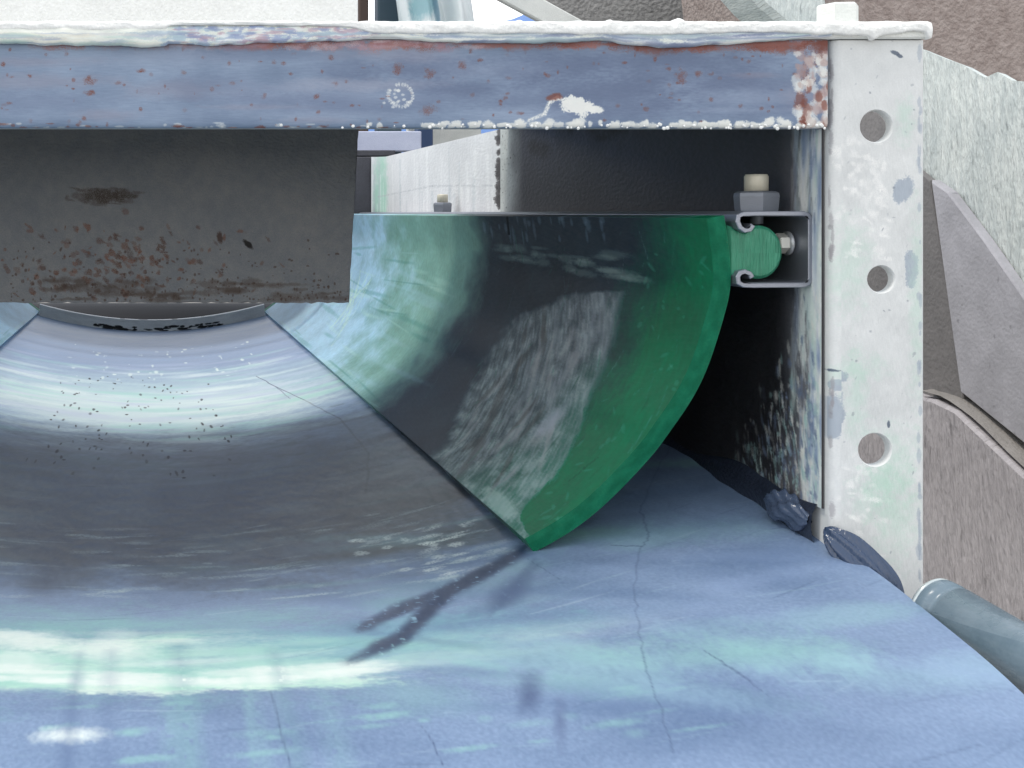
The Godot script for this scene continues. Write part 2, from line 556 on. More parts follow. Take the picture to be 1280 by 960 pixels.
	slab_z(st, [Vector2(1.085, -EYE), Vector2(1.16, -EYE), Vector2(1.15, 0.33), Vector2(1.135, 0.5), Vector2(1.02, 0.5), Vector2(1.01, 0.378), Vector2(1.035, 0.35), Vector2(1.07, 0.32)], 1.9, 2.0, 0.01, 2.6)
	tag(whole("concrete_chunk", done(st), lit_m, at(1.1, -EYE, 1.95)), "pale streaked concrete chunk peeping over the white cap left of the hex bolt", "block")
	st = fresh()
	slab_z(st, [Vector2(1.02, -EYE), Vector2(2.2, -EYE), Vector2(2.2, 1.1), Vector2(0.95, 1.1), Vector2(0.95, 0.5), Vector2(1.0, 0.45)], 2.7, 2.74, 0.01, 1.2)
	tag(whole("grey_wall", done(st), concrete(rgb(128, 126, 124), rgb(176, 174, 170), 1.6, 0.9, [0.4, 0.4, 0.2], grit, 0.6, 60), at(1.5, -EYE, 2.8)), "plain grey concrete wall behind the cap, right of the slanting strut", "wall")
	# white slanting strut
	st = fresh()
	slab_z(st, [Vector2(0.94, 0.335), Vector2(0.965, 0.37), Vector2(0.63, 0.555), Vector2(0.605, 0.515)], 2.35, 2.37, 0.003, 1.0)
	tag(whole("slanting_strut", done(st), white, at(0.88, 0.36, 2.36)), "white slanting strut against the bright sky over the beam", "strut")
	# hanging white sheet with folds
	st = fresh()
	var hang := func(back: float): return func(u, v):
		var x: float = lerpf(0.508, 0.66, u)
		return at(x + 0.006 * sin(v * 9.0), lerpf(0.30, 0.72, v), 2.31 + back + 0.022 * sin(u * 13.0 + 1.3 * v) + 0.012 * sin(u * 29.0 + v * 5.0))
	grid(st, 60, 24, hang.call(0.0), func(u, v): return Vector2(u, v))
	grid(st, 60, 24, hang.call(0.004), func(u, v): return Vector2(u, v), true)
	var sheet_p := paint(256, 256)
	sheet_p.base(rgb(190, 202, 204), rgb(244, 246, 246), 0.85, [0.8, 0.5, 0.5, 0.3, 0.8, 0.5], [0.1, 0.5, 0.4])
	sheet_p.blot(90, 82, 46, 20, 0.3, rgb(120, 168, 178), 0.8, 0.7, 0.6, 0.5, 0.9)
	sheet_p.blot(130, 80, 9, 40, 0.2, rgb(96, 130, 150), 0.8, 0.7, 0.7, 0.4, 0.9)
	tag(whole("white_sheet", done(st), painted(sheet_p), at(0.58, 0.3, 2.31)), "crumpled white sheet with teal stains hanging behind the beam", "sheet")
	# dark posts and the brown upright in the gap
	st = fresh()
	box(st, 0.490, 0.542, -EYE, 0.9, 2.43, 2.47, 0.003)
	tag(whole("dark_post", done(st), plain(rgb(52, 72, 84), 0.5), at(0.516, -EYE, 2.45)), "dark teal upright between brown post and white sheet above the beam", "post")
	st = fresh()
	box(st, 0.449, 0.470, -EYE, 0.8, 2.43, 2.46, 0.003)
	tag(whole("brown_post", done(st), plain(rgb(74, 58, 50), 0.7), at(0.46, -EYE, 2.44)), "thin brown upright right beside the white standing plate", "post")
	st = fresh()
	box(st, 0.632, 0.668, -EYE, 0.28, 2.66, 2.70, 0.003)
	tag(whole("blue_post", done(st), plain(rgb(44, 70, 112), 0.5), at(0.65, -EYE, 2.68)), "dark blue upright seen just under the beam beside the white wall panel", "post")
	st = fresh()
	box(st, 0.62, 0.80, -EYE, 0.26, 2.72, 2.735, 0.003)
	tag(whole("pale_board", done(st), white, at(0.7, -EYE, 2.73)), "pale upright board behind the dark blue post under the beam", "board")

func build_belt(grit: Texture2D) -> void:
	# texture in belt metres: u over x -0.5..0.5, v over d 0.4..2.8
	var W := 1024
	var Hh := 2048
	var p := paint(W, Hh)
	var bx := func(x: float): return (x + 0.5) * W
	var bd := func(d: float): return (d - 0.4) / 2.4 * Hh
	var pt := func(x: float, d: float): return Vector2((x + 0.5) * W, (d - 0.4) / 2.4 * Hh)
	p.base(rgb(90, 110, 141), rgb(150, 171, 200), 0.38, [1.7, 2.3, 0.3, 1.0, 0.6, 1.1], [0.36, 0.38, 0.30], 0.3)
	var dust := rgb(190, 206, 206)
	var mint := rgb(152, 204, 190)
	var pale := rgb(228, 236, 230)
	var soot := rgb(60, 68, 86)
	# shade of the cap plate painted as a dark lane in the trough
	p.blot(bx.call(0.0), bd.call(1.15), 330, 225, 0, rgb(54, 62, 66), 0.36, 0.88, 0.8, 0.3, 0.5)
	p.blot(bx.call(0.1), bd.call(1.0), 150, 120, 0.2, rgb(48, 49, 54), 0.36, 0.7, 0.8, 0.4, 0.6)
	for k in 130:
		var x := rng.randf_range(-0.26, 0.26)
		var d := rng.randf_range(0.86, 1.42)
		p.blot(bx.call(x), bd.call(d), rng.randf_range(20, 110), rng.randf_range(5, 22), rng.randf_range(-0.12, 0.12), [rgb(104, 116, 122), rgb(32, 36, 42), rgb(70, 94, 100), rgb(40, 44, 54)][k % 4], 0.36, 0.36, 1.0, 0.7, 0.5, 0.0, 1.0)
	for k in 40:
		var x := rng.randf_range(-0.2, 0.2)
		p.blot(bx.call(x), bd.call(rng.randf_range(0.9, 1.4)), rng.randf_range(6, 24), rng.randf_range(30, 110), rng.randf_range(-0.15, 0.15), [rgb(52, 54, 58), rgb(98, 104, 108)][k % 2], 0.36, 0.22, 1.0, 0.6, 0.6)
	# broad mint sheen painted where the belt meets the drum, and fine criss-cross scratches everywhere
	p.blot(bx.call(-0.09), bd.call(0.695), 210, 46, 0.02, rgb(136, 190, 180), 0.45, 0.6, 1.2, 0.8, 0.5, 0.0, 1.2)
	for k in 150:
		p.blot(bx.call(rng.randf_range(-0.15, 0.10)), bd.call(0.635 + 0.09 * rng.randf() * rng.randf()), rng.randf_range(8, 60), rng.randf_range(1.5, 6), rng.randf_range(-0.05, 0.12), [rgb(206, 232, 214), rgb(160, 214, 190), rgb(232, 238, 226)][k % 3], 0.5, rng.randf_range(0.15, 0.45), 1.1, 1.2, 0.8, 0.0, 2.0)
	p.blot(bx.call(0.12), bd.call(0.69), 120, 30, 0.12, rgb(122, 172, 188), 0.45, 0.5, 1.0, 0.5, 0.5, 0.0, 1.2)
	for k in 420:
		var x := rng.randf_range(-0.3, 0.46)
		var d := rng.randf_range(0.5, 1.3)
		var len := rng.randf_range(0.01, 0.07)
		var rise := rng.randf_range(-0.1, 0.45)
		p.stroke([pt.call(x, d), pt.call(x + len, d + len * rise)], rng.randf_range(0.6, 1.5), [rgb(196, 214, 220), rgb(66, 82, 110), rgb(170, 200, 206)][k % 3], 0.5, rng.randf_range(0.10, 0.30), 0.9, 0.08, 0.6, true)
	# painted sheen in smeared bands where the belt turns over the drum
	for k in 120:
		var x := rng.randf_range(-0.14, 0.26)
		var d := 0.640 + 0.10 * rng.randf() * rng.randf() + 0.12 * maxf(0.0, x) 
		var a := clampf(0.75 - (x + 0.1) * 2.3, 0.12, 0.7)
		p.blot(bx.call(x), bd.call(d), rng.randf_range(14, 70), rng.randf_range(2.5, 9), rng.randf_range(-0.05, 0.12), mint if k % 3 else pale, 0.5, a * 0.55, 0.9, 0.6, 0.5, 0.0, 1.6)
	for k in 26:
		var x := rng.randf_range(-0.13, 0.12)
		p.blot(bx.call(x), bd.call(0.640 + 0.02 * rng.randf() + 0.1 * maxf(0.0, x - 0.05)), rng.randf_range(10, 44), rng.randf_range(2, 5), 0.04, pale, 0.55, 0.6, 0.8, 0.6, 0.7, 0.0, 1.6)
	for k in 16:
		p.blot(bx.call(rng.randf_range(-0.14, -0.02)), bd.call(rng.randf_range(0.65, 0.72)), rng.randf_range(12, 34), rng.randf_range(5, 14), 0.0, pale, 0.55, 0.4, 0.9, 0.6, 0.7, 0.0, 1.2)
	p.blot(bx.call(-0.046), bd.call(0.588), 17, 4.5, 0.05, pale, 0.5, 0.95, 1.3, 0.9, 1.2)  # small bright highlight, painted pale
	for k in 28:
		p.blot(bx.call(rng.randf_range(-0.06, 0.30)), bd.call(rng.randf_range(0.57, 0.62)), rng.randf_range(3, 16), rng.randf_range(1, 2.5), 0.1, mint, 0.5, rng.randf_range(0.2, 0.45), 1.2, 1.0, 1.4)
	for k in 70:   # faint mottling along the wide flat part
		p.blot(bx.call(rng.randf_range(0.1, 0.45)), bd.call(rng.randf_range(0.58, 0.95)), rng.randf_range(16, 70), rng.randf_range(4, 16), rng.randf_range(-0.5, 0.1), [mint, rgb(84, 106, 140), rgb(150, 170, 204)][k % 3], 0.42, 0.26, 1.2, 0.8, 0.7)
	for k in 260:   # fine scuffs in the dark lane
		p.blot(bx.call(rng.randf_range(-0.25, 0.25)), bd.call(rng.randf_range(0.88, 1.5)), rng.randf_range(3, 18), rng.randf_range(1, 6), rng.randf_range(-0.15, 0.2), [rgb(120, 128, 130), rgb(30, 34, 40), rgb(92, 100, 104)][k % 3], 0.4, rng.randf_range(0.12, 0.4), 1.0, 1.3, 1.2, 0.0, 1.6)
	# light scuffs near the end of the shade
	for k in 110:
		var x := rng.randf_range(-0.16, 0.26)
		var d := rng.randf_range(0.79, 1.0) - 0.06 * absf(x)
		p.blot(bx.call(x), bd.call(d), rng.randf_range(4, 26), rng.randf_range(0.8, 4.0), rng.randf_range(-0.05, 0.3), dust, 0.5, rng.randf_range(0.15, 0.6), 1.0, 1.5, 1.3, 0.28, 2.2)
	for k in 40:
		var x := rng.randf_range(0.16, 0.265)
		p.blot(bx.call(x), bd.call(rng.randf_range(0.80, 0.92)), rng.randf_range(2, 10), rng.randf_range(1, 4), 0.2, pale, 0.5, rng.randf_range(0.3, 0.8), 0.9, 1.4, 1.8, 0.25)
	# dusty far stretch, its sunlight painted pale too, with rub marks along the trough
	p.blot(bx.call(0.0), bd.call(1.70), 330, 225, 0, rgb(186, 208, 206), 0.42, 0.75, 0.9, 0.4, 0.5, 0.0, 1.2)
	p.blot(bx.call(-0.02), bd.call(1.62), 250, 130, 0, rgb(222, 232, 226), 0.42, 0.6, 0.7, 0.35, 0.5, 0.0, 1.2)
	for k in 120:
		var x := rng.randf_range(-0.26, 0.26)
		p.blot(bx.call(x), bd.call(rng.randf_range(1.40, 2.1)), rng.randf_range(20, 90), rng.randf_range(4, 16), rng.randf_range(-0.1, 0.1), [mint, pale, rgb(180, 186, 210)][k % 3], 0.42, 0.34, 0.9, 0.6, 0.5, 0.0, 1.2)
	for k in 130:  # dark crumbs
		var x := rng.randf_range(-0.15, 0.10)
		var d := rng.randf_range(1.2, 1.95)
		p.blot(bx.call(x), bd.call(d), rng.randf_range(0.7, 2.0), rng.randf_range(3.0, 9.0), rng.randf_range(-0.1, 0.1), rgb(44, 42, 46), 0.7, rng.randf_range(0.4, 0.95), 0.6, 0.7, 2.0)
	for k in 50:   # pale crumbs
		p.blot(bx.call(rng.randf_range(-0.16, 0.2)), bd.call(rng.randf_range(1.9, 2.35)), rng.randf_range(1.0, 4.5), rng.randf_range(4, 16), 0, pale, 0.6, rng.randf_range(0.4, 0.9), 0.6, 0.7, 2.0)
	# dark wet streak running off the liner tip, forked
	var wet := rgb(44, 56, 84)
	for k in 34:
		var j := rng.randf_range(-1.0, 1.0)
		var t0 := rng.randf_range(0.0, 0.5)
		var w0 := 0.0042 * j
		var run: Array = []
		var fork := k % 3 == 2
		for e in ([[.278, .832], [.262, .816], [.240, .798], [.221, .783], [.203, .768], [.178, .733], [.155, .699], [.136, .684], [.116, .667]] if not fork else [[.270, .826], [.244, .804], [.222, .786], [.200, .770], [.176, .752], [.154, .734], [.132, .715]]):
			run.append(pt.call(e[0] + w0 * 0.4, e[1] + w0 * 1.3 + rng.randf_range(-0.002, 0.002)))
		var from := int(t0 * run.size())
		p.stroke(run.slice(from, mini(run.size(), from + rng.randi_range(4, 9))), rng.randf_range(3, 8), wet, 0.3, rng.randf_range(0.08, 0.20), 1.6, 0.2, 0.8, k % 4 != 0, 3.0)
	for k in 4:
		p.stroke([pt.call(.275, .803 + rng.randf_range(-0.01, 0.01)), pt.call(.24, .752), pt.call(rng.randf_range(.19, .22), .72)], rng.randf_range(6, 14), rgb(74, 90, 122), 0.35, 0.14, 1.4, 0.1, 0.8, true, 4.0)
	p.blot(bx.call(.208), bd.call(.618), 6, 15, -0.5, rgb(82, 96, 128), 0.35, 0.7, 1.4, 0.7, 0.8)
	p.blot(bx.call(.217), bd.call(.596), 3, 14, -0.4, rgb(92, 106, 138), 0.35, 0.6, 1.4, 0.7, 0.8)
	# hair cracks
	var crack := rgb(66, 80, 108)
	p.stroke([pt.call(.457, .984), pt.call(.40, .90), pt.call(.375, .86), pt.call(.366, .83), pt.call(.359, .81), pt.call(.345, .792), pt.call(.318, .74), pt.call(.302, .698), pt.call(.288, .66), pt.call(.279, .629), pt.call(.265, .57)], 0.9, crack, 0.5, 0.32, 0.9, 0.0, 1.0, false, 5.0)
	p.stroke([pt.call(.348, .795), pt.call(.33, .806)], 1.0, crack, 0.5, 0.45, 0.8, 0.0, 1.0, false, 3.0)
	p.stroke([pt.call(.321, .652), pt.call(.328, .627), pt.call(.334, .603)], 1.6, crack, 0.5, 0.32, 0.9, 0.0, 1.0, true, 2.0)
	p.stroke([pt.call(.27, .81), pt.call(.278, .76)], 0.9, crack, 0.5, 0.35, 0.9, 0.0, 1.0, true, 3.0)
	p.stroke([pt.call(.066, .63), pt.call(.070, .56), pt.call(.074, .5)], 1.0, crack, 0.5, 0.35, 0.9, 0.0, 1.0, false, 3.0)
	p.stroke([pt.call(.142, .60), pt.call(.148, .56)], 1.0, crack, 0.5, 0.4, 0.8, 0.0, 1.0, true, 3.0)
	p.stroke([pt.call(.172, 1.857), pt.call(.19, 1.72), pt.call(.213, 1.571)], 1.3, rgb(50, 54, 80), 0.5, 0.8, 0.7, 0.0, 1.0, false, 3.0)
	p.stroke([pt.call(.19, 1.72), pt.call(.197, 1.60)], 1.2, rgb(50, 54, 80), 0.5, 0.6, 0.7, 0.0, 1.0, false, 3.0)
	p.stroke([pt.call(.213, 1.571), pt.call(.235, 1.40), pt.call(.232, 1.2), pt.call(.20, 1.05)], 2.0, rgb(34, 34, 40), 0.5, 0.3, 0.9, 0.0, 1.0, false, 3.0)
	# dirty smears along the lane at the left
	for k in 8:
		var x := rng.randf_range(-0.12, -0.04)
		p.stroke([pt.call(x, rng.randf_range(1.0, 1.2)), pt.call(x + 0.01, rng.randf_range(0.78, 0.9))], rng.randf_range(10, 26), soot, 0.4, 0.2, 1.4)
	for k in 14:
		var x := rng.randf_range(-0.13, 0.1)
		p.stroke([pt.call(x, rng.randf_range(0.62, 0.7)), pt.call(x + rng.randf_range(-0.004, 0.004), rng.randf_range(0.52, 0.58))], rng.randf_range(3, 10), mint if k % 2 else rgb(80, 98, 134), 0.45, 0.2, 1.5, 0.2, 0.6)
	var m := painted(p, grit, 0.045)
	m.metallic_specular = 0.42
	var st := fresh()
	var rows := 150
	var top := func(u, v):
		var d: float = 0.36 + 2.42 * pow(v, 1.5)
		var w := look_up(WIDTH, d)
		var x: float = lerpf(-w, w, u)
		return at(x, belt_y(x, d), d)
	var uv := func(u, v):
		var d: float = 0.36 + 2.42 * pow(v, 1.5)
		var w := look_up(WIDTH, d)
		return Vector2(lerpf(-w, w, u) + 0.5, (d - 0.4) / 2.4)
	grid(st, 90, rows, top, uv, false, 1)
	grid(st, 40, 60, func(u, v): return top.call(u, v) - Vector3(0, 0.010, 0), uv, true, 2)
	for e in 2:   # cut edges
		grid(st, 1, 60, func(u, v): return top.call(float(e), v) - Vector3(0, 0.010 * u, 0), uv, e == 1, 3 + e)
	# the turn over the head drum
	grid(st, 40, 16, func(u, v):
		var x: float = lerpf(-0.465, 0.465, u)
		var a: float = v * 2.0
		var y0 := belt_y(x, 0.36)
		return at(x, y0 - 0.16 * (1.0 - cos(a)) - 0.8 * 0.16 * sin(a), 0.36 - 0.16 * sin(a)), func(u, v): return Vector2(u, 0.01), true, 1)
	tag(whole("conveyor_belt", done(st), m, at(0, -0.29, 1.5)), "wide worn blue-grey conveyor belt, dusty and scratched, with light and shade painted across it, curving up into a trough", "conveyor belt")
	# lip across the tail of the trough, and a drum added to fill the shaded gap behind
	var lip := paint(512, 64)
	lip.base(rgb(176, 178, 182), rgb(236, 236, 234), 0.6, [0.8, 1.2, 0.8, 1.2, 1, 1], [0.3, 0.4, 0.3])
	for k in 60:
		lip.blot(rng.randf_range(120, 420), 46 + rng.randf_range(-12, 14), rng.randf_range(3, 12), rng.randf_range(2, 6), 0, rgb(28, 28, 30), 0.9, 0.9, 0.4, 0.7, 1.5)
	st = fresh()
	for side in 2:
		grid(st, 60, 6, func(u, v):
			var x: float = lerpf(-0.272, 0.272, u)
			var y: float = belt_y(x, 2.72) - 0.004 + 0.030 * v
			return at(x, y, 2.70 + 0.02 * side + 0.012 * v), func(u, v): return Vector2(u, 1.0 - v), side == 1, 1)
	grid(st, 60, 1, func(u, v):
		var x: float = lerpf(-0.272, 0.272, u)
		return at(x, belt_y(x, 2.72) + 0.026, 2.712 + 0.02 * v), func(u, v): return Vector2(u, 0), false, 2)
	tag(whole("tail_lip", done(st), painted(lip), at(0, -0.286, 2.71)), "thin grey curved lip with dark crumbs at the far end of the belt", "lip")
	st = fresh()
	lathe(st, at(-0.46, -0.40, 3.1), Vector3(1, 0, 0), [[0.0, 0.0], [0.0, 0.14], [0.004, 0.15], [0.916, 0.15], [0.92, 0.14], [0.92, 0.0]], 40)
	tag(whole("added_drum", done(st), plain(rgb(26, 28, 34), 0.8, 0.0, grit, 0.3), at(0, -0.4, 3.1)), "dark drum added to fill the shaded gap and block light beyond the grey lip", "drum")

func liner_mesh(st: SurfaceTool, side: float, far: float) -> void:
	var cut := func(s: float): return 0.771 + 0.049 * pow(s, 1.6)
	var inner := func(u, v):
		var q := on(liner_in, u)
		var d: float = lerpf(cut.call(u), far, pow(v, 1.5))
		return at(q.x * side, q.y, d)
	var outer := func(u, v):
		var q := on(liner_out, u)
		var d: float = lerpf(cut.call(u), far, pow(v, 1.5))
		return at(q.x * side, q.y, d)
	var uv := func(u, v):
		var k := clampi(int(u * (liner_len.size() - 1)), 0, liner_len.size() - 2)
		var s: float = lerpf(liner_len[k], liner_len[k + 1], u * (liner_len.size() - 1) - k)
		return Vector2(s, (lerpf(cut.call(u), far, pow(v, 1.5)) - 0.76) / 2.0)
	var f := side > 0
	# the mouth edge is rounded over a little between the inner face and the cut
	grid(st, 64, 60, func(u, v): return inner.call(u, maxf(v, 0.0)) - Vector3(0, 0, 0.0015), uv, f, 1)
	grid(st, 64, 30, outer, uv, not f, 2)
	grid(st, 64, 4, func(u, v):
		var a: Vector3 = inner.call(u, 0.0)
		var b: Vector3 = outer.call(u, 0.0)
		return a.lerp(b, v) + Vector3(0, 0, -0.0015 * (1.0 - minf(1.0, v * 5.0))), func(u, v): return Vector2(uv.call(u, 0.0).x * 1.3, 0.984 + 0.012 * v), not f, 3)
	for e in 2:
		grid(st, 2, 40, func(u, v): return (inner.call(float(e), v) as Vector3).lerp(outer.call(float(e), v), u), func(u, v): return uv.call(float(e), v), f if e == 0 else not f, 4 + e)

func build_liners(grit: Texture2D) -> void:
	# u = across the bend (0 at the straight top edge), v = along (d - 0.76) / 2
	var W := 512
	var Hh := 1024
	var p := paint(W, Hh)
	var pd := func(d: float): return (d - 0.76) / 2.0 * Hh
	p.base(rgb(0, 86, 56), rgb(12, 146, 98), 0.45, [0.25, 1.6, 0.2, 1.1, 0.5, 0.8], [0.3, 0.45, 0.3], 0.2)
	# painted sun and shade: sage, then pale blue beyond the mouth, dark band before
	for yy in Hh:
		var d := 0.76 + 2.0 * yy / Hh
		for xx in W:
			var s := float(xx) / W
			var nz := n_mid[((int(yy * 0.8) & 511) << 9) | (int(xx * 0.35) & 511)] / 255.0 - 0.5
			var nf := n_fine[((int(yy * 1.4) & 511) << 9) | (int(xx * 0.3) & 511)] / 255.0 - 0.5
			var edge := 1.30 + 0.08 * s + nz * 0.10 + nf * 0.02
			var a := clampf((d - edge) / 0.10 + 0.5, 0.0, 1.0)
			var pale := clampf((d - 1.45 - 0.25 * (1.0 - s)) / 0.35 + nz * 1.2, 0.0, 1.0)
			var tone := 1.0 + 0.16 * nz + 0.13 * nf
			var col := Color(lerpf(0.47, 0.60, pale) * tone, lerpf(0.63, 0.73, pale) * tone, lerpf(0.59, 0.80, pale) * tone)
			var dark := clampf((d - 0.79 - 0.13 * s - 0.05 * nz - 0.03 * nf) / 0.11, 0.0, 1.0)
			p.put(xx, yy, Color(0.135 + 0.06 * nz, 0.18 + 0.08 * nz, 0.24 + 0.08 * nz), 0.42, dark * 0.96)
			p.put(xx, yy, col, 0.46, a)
	for k in 60:   # rub marks along the run
		var x := rng.randf_range(0.2, 1.0) * W
		var y: float = pd.call(rng.randf_range(1.4, 2.4))
		p.blot(x, y, rng.randf_range(2, 8), rng.randf_range(16, 70), rng.randf_range(-0.25, 0.25), [rgb(170, 206, 196), rgb(150, 186, 200), rgb(60, 120, 110)][k % 3], 0.45, 0.3, 0.9, 0.6, 0.8)
	for k in 10:
		p.stroke([Vector2(W * rng.randf_range(0.3, 0.55), pd.call(rng.randf_range(1.9, 2.1))), Vector2(W * rng.randf_range(0.6, 0.95), pd.call(rng.randf_range(1.85, 2.05)))], rng.randf_range(3, 9), rgb(196, 222, 190), 0.45, 0.4, 1.0, 0.25, 0.6, true)
	# dry grey caked dust: top edge curves, mouth side is a clean line
	var cake := rgb(160, 166, 174)
	for yy in Hh:
		var d := 0.76 + 2.0 * yy / Hh
		if d > 1.3: break
		for xx in W:
			var s := float(xx) / W
			var nz := n_mid[((yy * 2 & 511) << 9) | (xx & 511)] / 255.0 - 0.5
			var ng := n_fine[((int(yy * 1.5 + xx * 0.25) & 511) << 9) | (int(xx * 0.16) & 511)] / 255.0
			var nb := n_mid[((int(yy * 2.6 + xx * 0.4) & 511) << 9) | (int(xx * 0.3) & 511)] / 255.0 - 0.5
			var near: float = look_up([[0.0, 0.93], [0.233, 0.909], [0.424, 0.906], [0.6, 0.896], [0.81, 0.866], [0.93, 0.868], [0.97, 0.84], [1.0, 0.79]], s) + nz * 0.014
			var far: float = look_up([[0.0, 0.80], [0.19, 0.83], [0.215, 0.92], [0.25, 1.02], [0.287, 1.07], [0.396, 1.166], [0.52, 1.19], [0.657, 1.194], [0.96, 1.11], [1.0, 1.1]], s) + nz * 0.03
			var a := clampf((d - near - 0.012 * (ng - 0.5)) / (0.004 + 0.016 * (1.0 - s)), 0.0, 1.0) * clampf((far - d - 0.02 * (ng - 0.5)) / 0.03, 0.0, 1.0)
			if a > 0.0:
				var tone := 0.84 + 0.26 * ng + 0.16 * nb + 0.35 * nz
				p.put(xx, yy, Color(cake.r * tone, cake.g * tone * (1.0 + 0.05 * s), cake.b * tone), 0.7, a * clampf(0.66 + 0.24 * nb + 0.35 * (ng - 0.5) + 0.3 * nz + 0.12 * s, 0.2, 0.88))
	for k in 40:   # runs in the cake
		var s := rng.randf_range(0.3, 0.95)
		p.blot(s * W, pd.call(rng.randf_range(0.92, 1.12)), rng.randf_range(14, 60), rng.randf_range(1.5, 5), rng.randf_range(-0.3, 0.1), [rgb(186, 188, 192), rgb(92, 92, 92), rgb(160, 168, 176)][k % 3], 0.75, 0.45, 0.8, 0.6, 1.0)
	p.blot(W * 0.66, pd.call(0.95), 40, 7, 0.1, rgb(190, 198, 212), 0.7, 0.6, 0.8, 0.6, 1.0)
	p.blot(W * 0.97, pd.call(0.90), 14, 22, 0.2, rgb(176, 206, 198), 0.6, 0.7, 0.5, 0.5, 1.0)
	# pale scrape line near the straight edge, and scuffs
	for k in 26:
		p.blot(W * rng.randf_range(0.11, 0.19), pd.call(rng.randf_range(0.90, 1.24)), rng.randf_range(3, 8), rng.randf_range(5, 18), 0, rgb(150, 170, 166), 0.55, 0.4, 0.7, 0.6, 1.2)
	for k in 26:
		p.blot(W * rng.randf_range(0.0, 0.09), pd.call(rng.randf_range(0.95, 1.3)), rng.randf_range(6, 18), rng.randf_range(1, 3), 0, rgb(120, 140, 160), 0.5, 0.5, 0.7, 0.6, 1.2)
	p.stroke([Vector2(0, pd.call(1.204)), Vector2(W * 0.07, pd.call(1.208))], 3.0, rgb(10, 14, 18), 0.6, 0.95, 0.4)
	for k in 160:   # scratches, mostly running round the bend
		var s := rng.randf_range(0.02, 0.9)
		var d := rng.randf_range(0.775, 1.3)
		var len := rng.randf_range(0.02, 0.12)
		p.stroke([Vector2(s * W, pd.call(d)), Vector2((s + len) * W, pd.call(d + rng.randf_range(-0.015, 0.015)))], rng.randf_range(0.6, 1.4), [rgb(90, 170, 140), rgb(4, 60, 42), rgb(150, 180, 176)][k % 3], 0.55, rng.randf_range(0.12, 0.4), 0.9, 0.2, 1.0, true)
	# duller copy of the green, darkening the sawn cut edge against front light
	for yy in range(Hh - 22, Hh):
		for xx in W:
			var nf := n_fine[((yy * 3 & 511) << 9) | (xx & 511)] / 255.0
			var nm := n_mid[((yy * 5 & 511) << 9) | (xx & 511)] / 255.0
			p.put(xx, yy, Color(0.06 + 0.10 * nm * nf, 0.33 + 0.10 * nm + 0.04 * nf, 0.235 + 0.08 * nm + 0.03 * nf), 0.6, 1.0)
	for k in 50:   # fine nicks on the clean mouth
		var s := rng.randf_range(0.1, 0.95)
		p.blot(s * W, pd.call(rng.randf_range(0.78, 0.88)), rng.randf_range(1.5, 7), rng.randf_range(0.8, 1.6), rng.randf_range(-0.5, 0.5), rgb(96, 176, 150), 0.5, 0.35, 0.6, 0.5, 1.5)
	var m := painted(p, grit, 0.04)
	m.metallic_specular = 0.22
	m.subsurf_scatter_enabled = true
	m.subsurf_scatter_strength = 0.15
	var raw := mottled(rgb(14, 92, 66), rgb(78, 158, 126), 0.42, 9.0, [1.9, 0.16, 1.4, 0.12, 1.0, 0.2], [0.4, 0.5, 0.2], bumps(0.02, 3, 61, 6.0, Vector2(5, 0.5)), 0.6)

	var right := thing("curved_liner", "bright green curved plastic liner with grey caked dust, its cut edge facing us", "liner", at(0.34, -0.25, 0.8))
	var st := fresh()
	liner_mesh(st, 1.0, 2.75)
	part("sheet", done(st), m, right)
	# the bulb that slides in the channel, with its neck
	st = fresh()
	var nc := 36
	var prof := PackedVector2Array()
	for k in nc + 1:
		var a := -2.25 + 4.5 * k / nc
		prof.append(Vector2(0.4195 + 0.0165 * cos(a) * 1.0, -0.0272 + 0.0185 * sin(a)))
	prof.append(Vector2(0.398, -0.0085))
	prof.append(Vector2(0.398, -0.046))
	prism(st, prof, 1.42, 0.0022, func(q, w): return at(q.x, q.y, 0.7735 + w), 8.0)
	part("bulb", done(st), raw, right)
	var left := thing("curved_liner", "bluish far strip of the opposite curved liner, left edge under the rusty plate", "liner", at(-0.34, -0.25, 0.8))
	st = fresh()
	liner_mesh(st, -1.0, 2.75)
	part("sheet", done(st), m, left)

